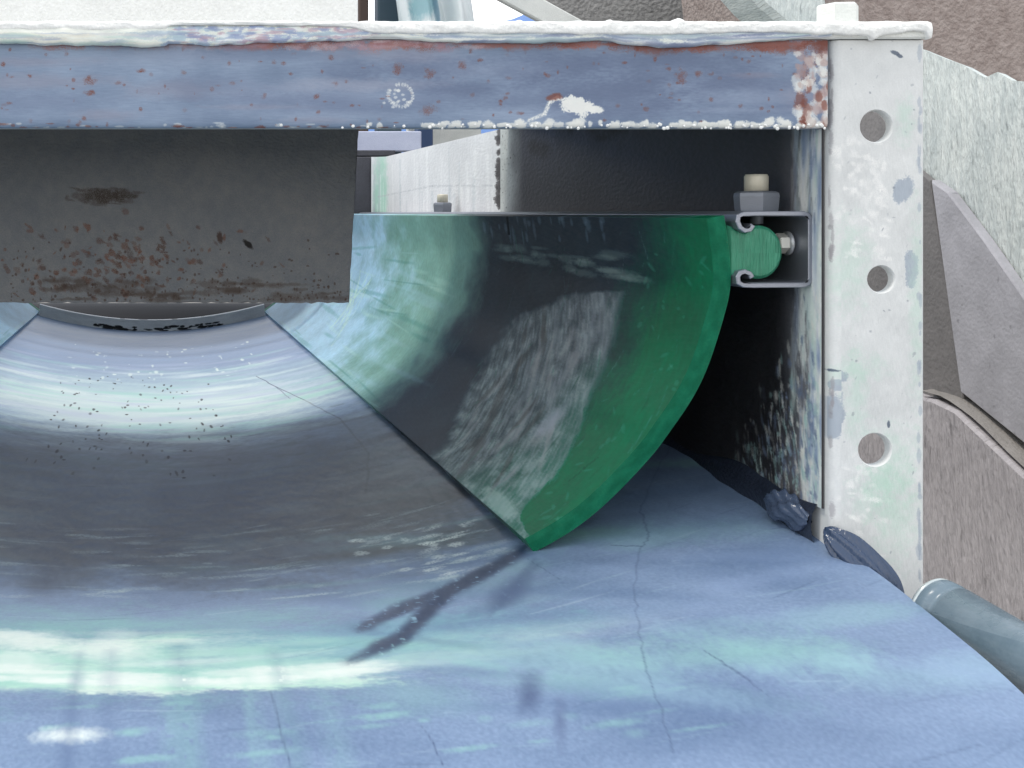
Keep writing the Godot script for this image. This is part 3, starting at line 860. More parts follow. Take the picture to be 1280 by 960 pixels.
func build_frame(white: Material, crust_m: Material, film_m: Material, steel: Material, dark_steel: Material, grit: Texture2D, pits: Texture2D, rubber: Material) -> void:
	# ---- cross beam: front plate, lower flange
	var rust := rgb(122, 68, 56)
	var chalk := rgb(232, 232, 226)
	var p := paint(2048, 200)
	var K := 3.4   # map pixels per millimetre; x from the left end shown, y down from the beam's top
	var mm := func(x: float, y: float): return Vector2((x - 190.0) * 0.536 + 150.0, (y - 50.0) * 0.536) * K
	p.base(rgb(98, 116, 142), rgb(152, 168, 190), 0.48, [0.12, 1.2, 0.12, 0.5, 0.6, 0.7], [0.25, 0.35, 0.4], 0.2)
	for k in 26:    # darker steel towards the right
		var q: Vector2 = mm.call(rng.randf_range(420, 1000), rng.randf_range(70, 140))
		p.blot(q.x, q.y, rng.randf_range(60, 220), rng.randf_range(12, 46), 0, rgb(92, 106, 134), 0.45, 0.35, 1.3, 0.8, 0.3, 0.0, 0.8)
	for k in 150:   # rust creeping from under the crust
		var x := rng.randf_range(60, 1034)
		var y := 51.0 + 8.0 * rng.randf() * rng.randf() + (3.0 if x > 450 else 0.0)
		var q: Vector2 = mm.call(x, y)
		p.blot(q.x, q.y, rng.randf_range(12, 60), rng.randf_range(3, 14), 0, rust.lerp(rgb(176, 124, 118), rng.randf()), 0.85, rng.randf_range(0.35, 0.8), 0.9, 0.9, 1.2, 0.40 if k % 4 else 0.0)
	for k in 150:    # mauve, finely rusted strip below the torn film
		var q: Vector2 = mm.call(rng.randf_range(215, 600), rng.randf_range(47, 60))
		p.blot(q.x, q.y, rng.randf_range(4, 30), rng.randf_range(2, 9), 0, [rgb(176, 142, 152), rgb(150, 96, 92), rgb(206, 190, 196), rgb(160, 120, 130)][k % 4], 0.8, 0.5, 0.8, 1.2, 1.6, 0.25)
	for k in 30:    # faint horizontal stains
		var q: Vector2 = mm.call(rng.randf_range(0, 1030), rng.randf_range(60, 150))
		p.blot(q.x, q.y, rng.randf_range(40, 200), rng.randf_range(4, 22), 0, [rgb(96, 108, 136), rgb(158, 170, 190), rgb(150, 140, 152)][k % 3], 0.5, 0.3, 1.2, 0.8, 0.4, 0.0, 1.0)
	for k in 160:    # scattered rust freckles
		var q: Vector2 = mm.call(rng.randf_range(0, 1030), rng.randf_range(56, 156))
		p.blot(q.x, q.y, rng.randf_range(1.5, 6), rng.randf_range(1.5, 5), 0, rust, 0.85, rng.randf_range(0.2, 0.8), 0.8, 1.1, 2.0, 0.35)
	for f in [[112, 100, 7, 5], [113, 116, 7, 4], [497, 86, 6, 7], [537, 92, 7, 6], [534, 138, 9, 6], [625, 129, 3, 6], [577, 81, 5, 5], [850, 95, 6, 9], [1008, 98, 9, 16], [1020, 75, 16, 12], [395, 120, 4, 4], [870, 92, 5, 4]]:
		var q: Vector2 = mm.call(f[0], f[1])
		p.blot(q.x, q.y, f[2] * 1.5, f[3] * 1.5, 0, rust, 0.85, 0.8, 0.9, 1.3, 2.2, 0.4)
	var edge_q: Vector2 = mm.call(0, 158)
	for k in 130:   # chalky corrosion along the lower edge
		var x := 400.0 + 640.0 * sqrt(rng.randf())
		var q: Vector2 = mm.call(x, 157.0 - 7.0 * rng.randf() * rng.randf())
		p.blot(q.x, q.y, rng.randf_range(4, 16), rng.randf_range(3, 9), 0, chalk, 0.85, 0.85, 0.4, 0.8, 1.6)
	for k in 60:
		var q: Vector2 = mm.call(rng.randf_range(0, 500), 158.0 - 6.0 * rng.randf() * rng.randf())
		p.blot(q.x, q.y, rng.randf_range(3, 12), rng.randf_range(1, 3), 0, [chalk, rust][k % 2], 0.85, 0.5, 0.4, 0.8, 1.6)
	# ring of flaked paint
	for k in 26:
		var a := TAU * k / 26.0
		if k in [16, 17]: continue
		var q: Vector2 = mm.call(500 + 15 * cos(a), 119 + 14 * sin(a))
		p.blot(q.x, q.y, 4, 2.6, a, chalk, 0.8, 0.75, 0.8, 1.2, 2.4, 0.3)
	for k in 14:
		var q: Vector2 = mm.call(rng.randf_range(478, 512), rng.randf_range(112, 134))
		p.blot(q.x, q.y, 4, 3, 0, chalk, 0.8, 0.6, 0.5, 0.8, 2.0)
	# chalky patch with its loop
	var c1: Vector2 = mm.call(722, 133)
	p.blot(c1.x, c1.y, 38, 20, 0.2, chalk, 0.85, 0.97, 0.15, 0.7, 1.0)
	var c2: Vector2 = mm.call(740, 136)
	p.blot(c2.x, c2.y, 24, 9, 0.1, chalk, 0.85, 0.95, 0.2, 0.6, 1.0)
	p.stroke([mm.call(712, 128), mm.call(696, 122), mm.call(686, 128), mm.call(680, 142), mm.call(660, 150)], 8, chalk, 0.85, 0.9, 0.4, 0.3, 1.4)
	var c3: Vector2 = mm.call(692, 121)
	p.blot(c3.x, c3.y, 18, 8, -0.2, rust, 0.85, 0.75, 0.4, 0.7, 1.5)
	# flaking at the right end
	for k in 60:
		var q: Vector2 = mm.call(1020 + rng.randf_range(-26, 16), rng.randf_range(62, 158))
		p.blot(q.x, q.y, rng.randf_range(4, 16), rng.randf_range(6, 22), 0, [chalk, rust, chalk, rgb(176, 150, 146)][k % 4], 0.85, 0.6, 0.4, 0.8, 1.4)
	var bm := painted(p, grit, 0.16)
	bm.metallic_specular = 0.5
	var beam := thing("cross_beam", "blue-grey steel cross beam with rust freckles and chalky flaked patches", "beam", at(-0.1, 0.05, 0.755))
	var st := fresh()
	var x0 := -0.75
	var x1 := 0.4525
	st.set_smooth_group(-1)
	# front plate with a small rounded lower corner
	grid(st, 1, 10, func(u, v):
		var x: float = lerpf(x0, x1, u)
		var t: float = v
		if t < 0.8: return at(x, lerpf(0.1157, 0.0600, t / 0.8), 0.75)
		var a: float = (t - 0.8) / 0.2 * PI * 0.5
		return at(x, 0.0600 - 0.0032 * sin(a), 0.7532 - 0.0032 * cos(a)), func(u, v):
			var yy: float = 0.1157 - (lerpf(0.1157, 0.0600, minf(1.0, v / 0.8)) - maxf(0.0, v - 0.8) * 0.016)
			return Vector2((lerpf(x0, x1, u) + 0.15) / 0.6027, yy / 0.0589), true, 1)
	quad(st, at(x0, 0.1157, 0.762), at(x1, 0.1157, 0.762), at(x1, 0.066, 0.762), at(x0, 0.066, 0.762), Vector3(0, 0, -1))
	quad(st, at(x1, 0.1157, 0.75), at(x1, 0.1157, 0.762), at(x1, 0.0568, 0.762), at(x1, 0.0568, 0.7532), Vector3(1, 0, 0))
	part("front_plate", done(st), bm, beam)
	st = fresh()
	box(st, x0, x1, 0.0570, 0.0600, 0.7545, 0.766, 0.0012, 6.0)
	part("lower_flange", done(st), mottled(rgb(150, 152, 158), rgb(224, 224, 222), 0.6, 9.0, [1, 1, 0.8, 0.8, 1, 1], [0.3, 0.5, 0.3], grit, 0.3), beam)
	# rough chalk crumbs along the lower edge
	st = fresh()
	for k in 80:
		var x := lerpf(0.08, x1, sqrt(rng.randf()))
		var r := rng.randf_range(0.0004, 0.0011)
		lathe(st, at(x, 0.0570 + rng.randf_range(-0.0006, 0.0026), 0.7506), Vector3(rng.randf_range(-0.4, 0.4), rng.randf_range(-0.4, 0.4), 1), [[0.0, 0.0], [0.0, r * 1.4], [r * 0.5, r], [r * 0.9, 0.0]], 6)
	part("chalk_crumbs", done(st), crust_m, beam).set_meta("kind", "stuff")

	# ---- cap plate over the frame with its built-up crust
	var cap := thing("cap_plate", "white cap plate caked with thick flaking paint along the top of the beam", "plate", at(-0.1, 0.117, 0.9))
	st = fresh()
	box(st, -0.75, 0.517, 0.1161, 0.1275, 0.746, 1.42, 0.0012, 1.0)
	part("plate", done(st), white, cap)
	var cn := FastNoiseLite.new()
	cn.seed = 9
	cn.frequency = 38.0
	cn.fractal_octaves = 4
	var to_y := func(py: float): return (266.0 - py) * 0.747 / 1400.0
	var to_x := func(px: float): return (px - 190.0) * 0.747 / 1400.0
	var low_film: Array = []
	for e in [[-900, 56], [0, 56], [80, 57], [150, 58], [205, 59], [212, 55], [260, 57], [330, 54], [400, 52], [455, 50], [470, 47], [540, 52], [600, 54], [660, 55], [740, 52], [800, 57], [850, 60], [900, 56], [960, 52], [1030, 48], [1037, 47]]:
		low_film.append([to_x.call(e[0]), to_y.call(e[1])])
	var low_crust: Array = []
	for e in [[-900, 40], [0, 38], [205, 39], [214, 34], [330, 33], [440, 36], [470, 43], [560, 43], [700, 44], [850, 45], [940, 42], [1030, 45], [1060, 46], [1082, 47], [1089, 52], [1096, 47], [1120, 43], [1153, 42], [1156, 50]]:
		low_crust.append([to_x.call(e[0]), to_y.call(e[1])])
	# the torn film below the crust: cream to the left, a blue-white mottled stretch, then grey-white
	var fp := paint(2048, 64)
	fp.base(rgb(206, 214, 206), rgb(250, 248, 238), 0.6, [0.6, 1.2, 0.3, 1.4, 0.6, 1.0], [0.3, 0.4, 0.3])
	var fx := func(px: float): return (to_x.call(px) + 0.15) / 0.602 * 2048.0
	for k in 240:
		var x := rng.randf_range(212, 466)
		fp.blot(fx.call(x), rng.randf_range(4, 64), rng.randf_range(4, 26), rng.randf_range(2, 9), 0, [rgb(140, 152, 186), rgb(158, 172, 200), rgb(236, 240, 238), rgb(176, 196, 206), rgb(188, 160, 172)][k % 5], 0.6, 0.7, 0.7, 1.2, 1.4)
	for k in 130:
		var x := rng.randf_range(470, 1040)
		fp.blot(fx.call(x), rng.randf_range(22, 62), rng.randf_range(20, 90), rng.randf_range(2, 8), 0, [rgb(150, 164, 186), rgb(186, 204, 202), rgb(128, 138, 166), rgb(232, 232, 230)][k % 4], 0.6, 0.6, 0.8, 1.0, 0.8, 0.0, 1.4)
	for k in 40:
		fp.blot(fx.call(rng.randf_range(-60, 208)), rng.randf_range(20, 60), rng.randf_range(20, 90), rng.randf_range(2, 8), 0, [rgb(190, 214, 204), rgb(150, 164, 192), rgb(226, 222, 206)][k % 3], 0.6, 0.5, 0.9, 1.0, 0.8, 0.0, 1.4)
	var film_p := painted(fp, pits, 0.35)
	for layer in 2:
		var tab: Array = low_film if layer == 0 else low_crust
		var xr: float = 0.4520 if layer == 0 else 0.5175
		st = fresh()
		grid(st, 760, 9, func(u, v):
			var x: float = lerpf(-0.75, xr, u)
			var yl: float = look_up(tab, x) + 0.0012 * cn.get_noise_2d(x, layer * 3.0)
			var yt: float = 0.1278 + 0.0006 * cn.get_noise_2d(x * 1.7, 7.0 + layer)
			if layer == 0: yt = 0.1255
			else: yt += 0.0022 * exp(-pow((x - 0.3515) / 0.0022, 2.0)) + 0.0012 * exp(-pow((x - 0.3050) / 0.0015, 2.0)) + 0.001 * exp(-pow((x - 0.245) / 0.0015, 2.0))
			var fat: float = ((0.0030 if x < 0.012 else 0.0014) if layer == 0 else 0.0026) + 0.0009 * cn.get_noise_2d(x * 1.3, v * 0.06 + 20.0 * layer)
			var base_d: float = 0.7457 if layer == 0 else 0.7452
			# from the top face, round the nose, down to the torn lower lip and back under
			if v < 0.12: return at(x, yt, lerpf(base_d + 0.012, base_d + 0.001, v / 0.12))
			var t: float = (v - 0.12) / 0.88
			if t > 0.94: return at(x, yl + 0.0004, base_d + 0.003)
			var bulge: float = pow(sin(clampf(t, 0.03, 0.94) * PI * 0.93 + 0.12), 0.5)
			return at(x, lerpf(yt, yl, t / 0.94), base_d - fat * bulge),
			func(u, v): return Vector2((lerpf(-0.75, xr, u) + 0.15) / 0.602, clampf((v - 0.2) / 0.75, 0.0, 0.99)) if layer == 0 else Vector2(u * 20, v), true, 1)
		part("paint_film" if layer == 0 else "paint_crust", done(st), film_p if layer == 0 else crust_m, cap)

	# ---- hex bolt on the cap
	st = fresh()
	prism(st, hexagon(0.0138, -1.18), 0.019, 0.0014, func(q, w): return at(0.4835 + q.x, 0.1278 + w, 0.790 + q.y), 10.0)
	tag(whole("hex_bolt", done(st), white, at(0.4835, 0.1278, 0.79)), "white painted hex bolt head standing on the cap above the post", "bolt")

	# ---- white plate standing on the cap
	st = fresh()
	box(st, -0.75, 0.184, 0.1279, 0.55, 1.0, 1.012, 0.0015, 1.0)
	tag(whole("standing_plate", done(st), mottled(rgb(205, 205, 202), rgb(232, 232, 230), 0.7, 5.0, [0.8, 0.8, 0.8, 0.8, 1, 1], [0.5, 0.3, 0.2], grit, 0.4), at(-0.2, 0.128, 1.006)), "white speckled plate standing on the cap, upper left corner", "plate")

	# ---- hanging rusty plate
	p = paint(1024, 640)
	# map spans x -0.11..0.148 and y 0.112..-0.065
	var fm := func(x: float, y: float): return Vector2(((x - 190.0) * 0.5714 + 110.0) / 258.0 * 1024.0, (112.0 - (266.0 - y) * 0.5714) / 177.0 * 640.0)
	p.base(rgb(76, 82, 90), rgb(122, 119, 116), 0.62, [1.4, 1.4, 1.0, 1.0, 0.5, 0.5], [0.5, 0.3, 0.3], 0.2)
	var brown := rgb(58, 40, 33)
	var q0: Vector2 = fm.call(132, 244)
	for k in 60:
		p.blot(q0.x + rng.randfn(0, 46), q0.y + rng.randfn(0, 9), rng.randf_range(6, 34), rng.randf_range(2, 9), 0.12, rgb(58, 48, 42), 0.85, 0.5, 0.7, 0.8, 1.4, 0.3)
	for k in 200:
		var q: Vector2 = fm.call(140.0 + rng.randfn(0, 75), 328.0 + rng.randfn(0, 22))
		p.blot(q.x, q.y, rng.randf_range(2, 12), rng.randf_range(2, 8), rng.randf(), brown.lerp(rgb(104, 60, 42), rng.randf()), 0.9, rng.randf_range(0.4, 0.9), 0.6, 1.2, 1.8, 0.36)
	for k in 260:
		var q: Vector2 = fm.call(rng.randf_range(0, 440), 378.0 - 90.0 * rng.randf() * rng.randf())
		p.blot(q.x, q.y, rng.randf_range(1, 4), rng.randf_range(1, 4), 0, brown, 0.9, 0.6, 0.5, 0.8, 2.0)
	for k in 60:
		var q: Vector2 = fm.call(rng.randf_range(60, 430), rng.randf_range(352, 380))
		p.blot(q.x, q.y, rng.randf_range(14, 50), rng.randf_range(3, 9), 0, rgb(60, 46, 38), 0.9, 0.35, 0.8, 0.8, 1.2)
	var g0: Vector2 = fm.call(312, 306)
	p.blot(g0.x, g0.y, 16, 7, 0.7, rgb(24, 20, 18), 0.9, 0.95, 0.4, 0.5, 1.6)
	var g1: Vector2 = fm.call(276, 297)
	p.blot(g1.x, g1.y, 8, 16, -0.3, brown, 0.9, 0.8, 0.4, 0.6, 1.6)
	var flap_m := painted(p, grit, 0.45)
	var flap := thing("hanging_plate", "dark grey steel plate with brown rust spots hanging behind the cross beam", "plate", at(0.0, -0.076, 0.955))
	st = fresh()
	var fuv := func(v: Vector3): return Vector2((v.x + 0.11) / 0.258, (0.112 - (v.y - EYE)) / 0.177)
	var deep := func(x: float, y: float, d: float): return at(x * 1.1656, minf(y * 1.1656, 0.1155), 0.95 + d - 0.815)
	# front face with a slightly ragged lower edge and a rolled right edge
	grid(st, 120, 30, func(u, v):
		var y: float = lerpf(0.112, -0.0655 + 0.0011 * cn.get_noise_2d(u * 3.0, 3.0), v)
		var xr: float = lerpf(0.1530, 0.1432, (0.112 - y) / 0.177) + 0.0008 * cn.get_noise_2d(y * 2.0, 9.0)
		return deep.call(lerpf(-0.32, xr, u), y, 0.8150 + 0.0022 * cn.get_noise_2d(u * 0.12, v * 0.06)), func(u, v):
			var y: float = lerpf(0.112, -0.0655, v)
			return Vector2((lerpf(-0.32, lerpf(0.1530, 0.1432, v), u) + 0.11) / 0.258, (0.112 - y) / 0.177), true, 1)
	grid(st, 60, 10, func(u, v):
		var y: float = lerpf(0.112, -0.0655, v)
		return deep.call(lerpf(-0.32, lerpf(0.1530, 0.1432, v), u), y, 0.824), func(u, v): return Vector2(u, v), false, 2)
	grid(st, 1, 30, func(u, v):
		var y: float = lerpf(0.112, -0.0655, v)
		return deep.call(lerpf(0.1530, 0.1432, v) + 0.0008 * cn.get_noise_2d(y * 2.0, 9.0), y, lerpf(0.815, 0.824, u)), func(u, v): return Vector2(0.99, v), true, 3)
	grid(st, 120, 1, func(u, v):
		return deep.call(lerpf(-0.32, 0.1432, u), -0.0655 + 0.0011 * cn.get_noise_2d(u * 3.0, 3.0), lerpf(0.815, 0.824, v)), func(u, v): return Vector2(u, 0.99), true, 4)
	part("sheet", done(st), flap_m, flap)

	# ---- corner post: punched angle iron
	p = paint(256, 1600)
	var cm := func(x: float, y: float): return Vector2((x - 1040.0) * 0.536 * 4.1, (y - 42.0) * 0.536 * 4.1)
	p.base(rgb(198, 200, 199), rgb(232, 233, 231), 0.6, [0.9, 0.9, 0.5, 0.5, 0.6, 0.5], [0.25, 0.35, 0.4], 0.2)
	var mint := rgb(186, 214, 198)
	var bare := rgb(160, 170, 182)
	for f in [[1128, 238, 13, 20, 0.3], [1138, 336, 9, 26, 0.0], [1044, 510, 12, 30, 0.0], [1050, 470, 10, 8, 0.0]]:
		var q: Vector2 = cm.call(f[0], f[1])
		p.blot(q.x, q.y, f[2] * 2.0, f[3] * 2.0, f[4], bare, 0.4, 0.85, 0.18, 0.45, 0.8)
	for f in [[1062, 330, 18, 40], [1065, 458, 30, 12], [1115, 580, 22, 34], [1120, 640, 22, 40], [1090, 620, 20, 24], [1130, 150, 9, 20], [1145, 380, 7, 90], [1100, 600, 16, 20], [1070, 500, 10, 40]]:
		var q: Vector2 = cm.call(f[0], f[1])
		p.blot(q.x, q.y, f[2] * 2.2, f[3] * 2.2, 0, mint, 0.55, 0.45, 1.6, 1.4, 1.0)
	for k in 90:
		var q: Vector2 = cm.call(rng.randf_range(1048, 1110), rng.randf_range(175, 330) if k % 3 else rng.randf_range(560, 700))
		p.blot(q.x, q.y, rng.randf_range(3, 18), rng.randf_range(3, 14), rng.randf(), rgb(252, 250, 246), 0.7, rng.randf_range(0.2, 0.6), 1.0, 1.2, 1.6, 0.3)
	for k in 50:
		var q: Vector2 = cm.call(rng.randf_range(1042, 1150), rng.randf_range(50, 720))
		p.blot(q.x, q.y, rng.randf_range(1, 4), rng.randf_range(1, 5), rng.randf(), rgb(130, 136, 144), 0.6, rng.randf_range(0.15, 0.6), 0.8, 1.0, 2.0)
	for k in 40:
		var q: Vector2 = cm.call(1150 - 3.0 * rng.randf(), rng.randf_range(60, 730))
		p.blot(q.x, q.y, rng.randf_range(2, 6), rng.randf_range(4, 24), 0, bare, 0.5, 0.5, 0.5, 0.8, 1.2)
	for f in [[1118, 66, 8, 3, 0.3], [1124, 70, 5, 3, 0.3], [1045, 452, 7, 2.5, 0.0], [1110, 530, 2.5, 6, 0.0]]:
		var q: Vector2 = cm.call(f[0], f[1])
		p.blot(q.x, q.y, f[2] * 1.6, f[3] * 1.6, f[4], rgb(84, 96, 112), 0.5, 0.85, 0.4, 0.6, 1.4)
	for k in 24:
		var q: Vector2 = cm.call(1042 + rng.randf() * 3.0, rng.randf_range(70, 640))
		p.blot(q.x, q.y, rng.randf_range(2, 5), rng.randf_range(6, 30), 0, rgb(150, 146, 150), 0.6, 0.5, 0.5, 0.8, 1.2)
	var post_m := painted(p, pits, 0.10)
	var post := thing("corner_post", "white painted angle iron post with three punched round holes", "post", at(0.485, -EYE, 0.76))
	st = fresh()
	var xl := 0.4554
	var xw := 0.5168
	var holes := [Vector3(0.4848, 0.0579, 0.0105), Vector3(0.4880, -0.0445, 0.0088), Vector3(0.4838, -0.1586, 0.0107)]
	var pface := 0.7495
	var thick := 0.0065
	var puv := func(v: Vector3): return Vector2((v.x - xl) / 0.0624, (0.1200 - (v.y - EYE)) / 0.39)
	var put_tri := func(a: Vector3, b: Vector3, c: Vector3, n: Vector3): tri(st, a, b, c, puv.call(a), puv.call(b), puv.call(c), n)
	st.set_smooth_group(-1)
	for face_k in 2:
		var fd := pface if face_k == 0 else pface + thick
		var nn := Vector3(0, 0, 1) if face_k == 0 else Vector3(0, 0, -1)
		var cl := xl + 0.006
		var cr := xw - 0.0012
		var ys: Array = [0.1155]
		for hcv in holes:
			ys.append(hcv.y + 0.016); ys.append(hcv.y - 0.016)
		ys.append(-EYE + 0.002)
		for k in range(0, ys.size() - 1):
			var ya: float = ys[k]
			var yb: float = ys[k + 1]
			if k % 2 == 0:
				put_tri.call(at(cl, ya, fd), at(cr, ya, fd), at(cr, yb, fd), nn)
				put_tri.call(at(cl, ya, fd), at(cr, yb, fd), at(cl, yb, fd), nn)
			else:
				var hcv: Vector3 = holes[(k - 1) / 2]
				var S := 48
				var corner := [Vector2(cr, ya), Vector2(cl, ya), Vector2(cl, yb), Vector2(cr, yb)]
				for s in S:
					var a0 := TAU * s / S
					var a1 := TAU * (s + 1) / S
					var edge_pt := func(a: float):
						var dv := Vector2(cos(a), sin(a))
						var tx: float = ((cr if dv.x > 0 else cl) - hcv.x) / dv.x if absf(dv.x) > 1e-5 else 1e9
						var ty: float = ((ya if dv.y > 0 else yb) - hcv.y) / dv.y if absf(dv.y) > 1e-5 else 1e9
						return Vector2(hcv.x, hcv.y) + dv * minf(tx, ty)
					var e0: Vector2 = edge_pt.call(a0)
					var e1: Vector2 = edge_pt.call(a1)
					var rr := hcv.z + (0.0008 if face_k == 0 else 0.0)
					var i0 := at(hcv.x + rr * cos(a0), hcv.y + rr * sin(a0), fd)
					var i1 := at(hcv.x + rr * cos(a1), hcv.y + rr * sin(a1), fd)
					put_tri.call(at(e0.x, e0.y, fd), at(e1.x, e1.y, fd), i0, nn)
					put_tri.call(at(e1.x, e1.y, fd), i1, i0, nn)
					for cpt in corner:   # the corner of the square when both ends sit on different sides
						var ang := atan2(cpt.y - hcv.y, cpt.x - hcv.x)
						if ang < 0: ang += TAU
						if ang > a0 + 1e-4 and ang < a1 - 1e-4:
							put_tri.call(at(e0.x, e0.y, fd), at(cpt.x, cpt.y, fd), at(e1.x, e1.y, fd), nn)
	for hcv in holes:   # hole walls with a small rounded brim
		grid(st, 48, 3, func(u, v):
			var rr: float = hcv.z + [0.0008, 0.0002, 0.0, 0.0][int(round(v * 3))]
			var dd: float = [0.0, 0.0007, 0.0014, thick][int(round(v * 3))]
			return at(hcv.x + rr * cos(u * TAU), hcv.y + rr * sin(u * TAU), pface + dd), func(u, v): return Vector2(0.45, 0.3), true, 2)
	# right edge with a chamfer, top edge
	grid(st, 3, 1, func(u, v):
		var k := int(round(u * 3))
		return at([xw - 0.0012, xw, xw, xw - 0.0008][k], lerpf(0.1155, -EYE + 0.002, v), pface + [0.0, 0.0012, thick - 0.0008, thick][k]), func(u, v): return Vector2(0.97, v), false, 3)
	# rolled heel and side flange going back along the wall
	grid(st, 10, 1, func(u, v):
		var y := lerpf(0.1155, -EYE + 0.002, v)
		if u < 0.8:
			var a: float = u / 0.8 * PI * 0.5
			return at(xl + 0.006 - 0.006 * sin(a), y, pface + 0.006 - 0.006 * cos(a))
		return at(xl, y, lerpf(pface + 0.006, pface + 0.055, (u - 0.8) / 0.2)), func(u, v): return Vector2(0.10 * (1.0 - minf(1.0, u / 0.8)), v * 3.6), true, 4)
	grid(st, 1, 1, func(u, v): return at(xl + 0.006, lerpf(0.1155, -EYE + 0.002, v), lerpf(pface + thick, pface + 0.055, u)), func(u, v): return Vector2(0.1, v), false, 5)
	quad(st, at(xl, 0.1155, pface + 0.055), at(xl + 0.006, 0.1155, pface + 0.055), at(xl + 0.006, -EYE, pface + 0.055), at(xl, -EYE, pface + 0.055), Vector3(0, 0, -1))
	part("angle", done(st), post_m, post)

	# ---- side walls
	p = paint(1024, 512)
	# map: u along d 0.755..1.46, v down from y 0.109 to -0.2
	p.base(rgb(30, 29, 33), rgb(60, 57, 59), 0.5, [0.8, 0.25, 0.6, 0.3, 0.5, 0.5], [0.3, 0.4, 0.3], 0.2)  # dark base holds the shade under the cap plate
	for k in 30:
		p.blot(rng.randf() * 1024, rng.randf() * 70, rng.randf_range(10, 40), rng.randf_range(4, 22), 0, rgb(60, 48, 42), 0.8, 0.4, 1.0, 0.9, 0.8)
	for k in 26:   # light from the opening beyond, painted pale towards the joint
		p.stroke([Vector2(1024 - 5.5 * k, 0), Vector2(1024 - 5.5 * k + rng.randf_range(-4, 4), 512)], 16, rgb(206, 210, 206), 0.7, 0.75 * (1.0 - k / 26.0), 1.0, 0.1, 0.5)
	for k in 22:  # incoming front light painted pale at the mouth
		p.stroke([Vector2(3.5 * k, 0), Vector2(3.5 * k + rng.randf_range(-4, 4), 512)], 14, rgb(150, 152, 158), 0.6, 0.34 * (1.0 - k / 22.0), 1.0, 0.0, 0.5)
	for k in 420:   # front light with paint remains at the mouth: upright streaks, thickest at the edge
		var d := -0.010 * log(1.0 - rng.randf() * 0.97)
		var low := rng.randf()
		p.blot((d / 0.705) * 1024, low * 512, rng.randf_range(1.5, 7), rng.randf_range(10, 46), rng.randf_range(-0.05, 0.05), [rgb(226, 230, 224), rgb(196, 214, 206), rgb(236, 236, 232), rgb(128, 146, 178)][k % 4], 0.7, clampf(0.75 - d * 14.0, 0.12, 0.7), 0.9, 1.1, 1.4, 0.0, 0.3)
	for k in 460:   # flakes low down
		var d := 0.004 + 0.115 * rng.randf() * sqrt(rng.randf())
		p.blot(d / 0.705 * 1024, 512 - 150.0 * rng.randf() * maxf(0.25, 1.2 - d * 9) * rng.randf_range(0.5, 1.5), rng.randf_range(0.8, 3.0), rng.randf_range(2, 9), rng.randf_range(0.0, 0.3), [rgb(226, 224, 214), rgb(160, 196, 190), rgb(110, 124, 150)][k % 3], 0.7, rng.randf_range(0.2, 0.75) * clampf(1.1 - d * 6.0, 0.3, 1.0), 0.9, 1.3, 1.8)
	var near_m := painted(p, grit, 0.1)
	p = paint(512, 512)
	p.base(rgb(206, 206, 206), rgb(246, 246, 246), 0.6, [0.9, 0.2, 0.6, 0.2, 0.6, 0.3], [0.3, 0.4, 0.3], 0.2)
	p.blot(440, 260, 44, 300, 0, rgb(158, 206, 184), 0.5, 0.7, 0.6, 0.4, 0.5)
	for k in 50:
		var x := rng.randf() * 512
		p.stroke([Vector2(x, rng.randf() * 200), Vector2(x + rng.randf_range(-4, 4), 250 + 250 * rng.randf())], rng.randf_range(2, 8), [rgb(252, 252, 250), rgb(188, 196, 198)][k % 2], 0.6, 0.4, 0.9, 0.2, 0.6)
	p.stroke([Vector2(20, 120), Vector2(200, 108), Vector2(460, 128)], 4, rgb(186, 188, 190), 0.6, 0.5, 0.8, 0.3, 0.6)
	for k in 20:
		p.blot(6.0 * rng.randf(), rng.randf() * 160, rng.randf_range(3, 10), rng.randf_range(4, 16), 0, rgb(70, 66, 66), 0.7, 0.8, 0.4, 0.8, 1.4)
	var far_m := painted(p, grit, 0.15)
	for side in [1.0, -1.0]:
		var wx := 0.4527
		var sw := thing("side_wall", "inner side wall plate behind the post, shade painted dark, flakes and painted light at its front edge" if side > 0 else "opposite side wall of the trough, out to the left", "wall", at(side * 0.457, -0.2, 1.1))
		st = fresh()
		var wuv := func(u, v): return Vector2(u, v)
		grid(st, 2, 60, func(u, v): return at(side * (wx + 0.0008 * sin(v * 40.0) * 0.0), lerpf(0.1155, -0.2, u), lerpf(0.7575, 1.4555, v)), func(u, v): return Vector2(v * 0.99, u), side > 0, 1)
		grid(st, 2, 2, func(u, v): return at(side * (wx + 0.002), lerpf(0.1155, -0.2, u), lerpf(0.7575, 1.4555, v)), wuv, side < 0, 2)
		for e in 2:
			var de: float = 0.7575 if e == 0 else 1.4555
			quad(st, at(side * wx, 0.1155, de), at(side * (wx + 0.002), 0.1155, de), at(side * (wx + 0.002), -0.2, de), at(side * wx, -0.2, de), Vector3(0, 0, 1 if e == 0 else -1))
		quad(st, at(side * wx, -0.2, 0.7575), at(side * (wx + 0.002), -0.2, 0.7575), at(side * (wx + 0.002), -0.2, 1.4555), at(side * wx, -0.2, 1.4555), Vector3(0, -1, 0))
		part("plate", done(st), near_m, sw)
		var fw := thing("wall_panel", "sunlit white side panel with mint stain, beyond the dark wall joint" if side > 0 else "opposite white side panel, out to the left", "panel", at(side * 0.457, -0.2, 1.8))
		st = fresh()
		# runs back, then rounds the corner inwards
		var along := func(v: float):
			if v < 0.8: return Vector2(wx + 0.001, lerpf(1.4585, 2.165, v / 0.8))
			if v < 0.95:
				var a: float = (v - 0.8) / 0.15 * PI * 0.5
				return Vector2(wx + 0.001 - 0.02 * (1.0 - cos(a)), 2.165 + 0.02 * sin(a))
			return Vector2(wx - 0.019 - 0.006 * (v - 0.95) / 0.05, 2.185)
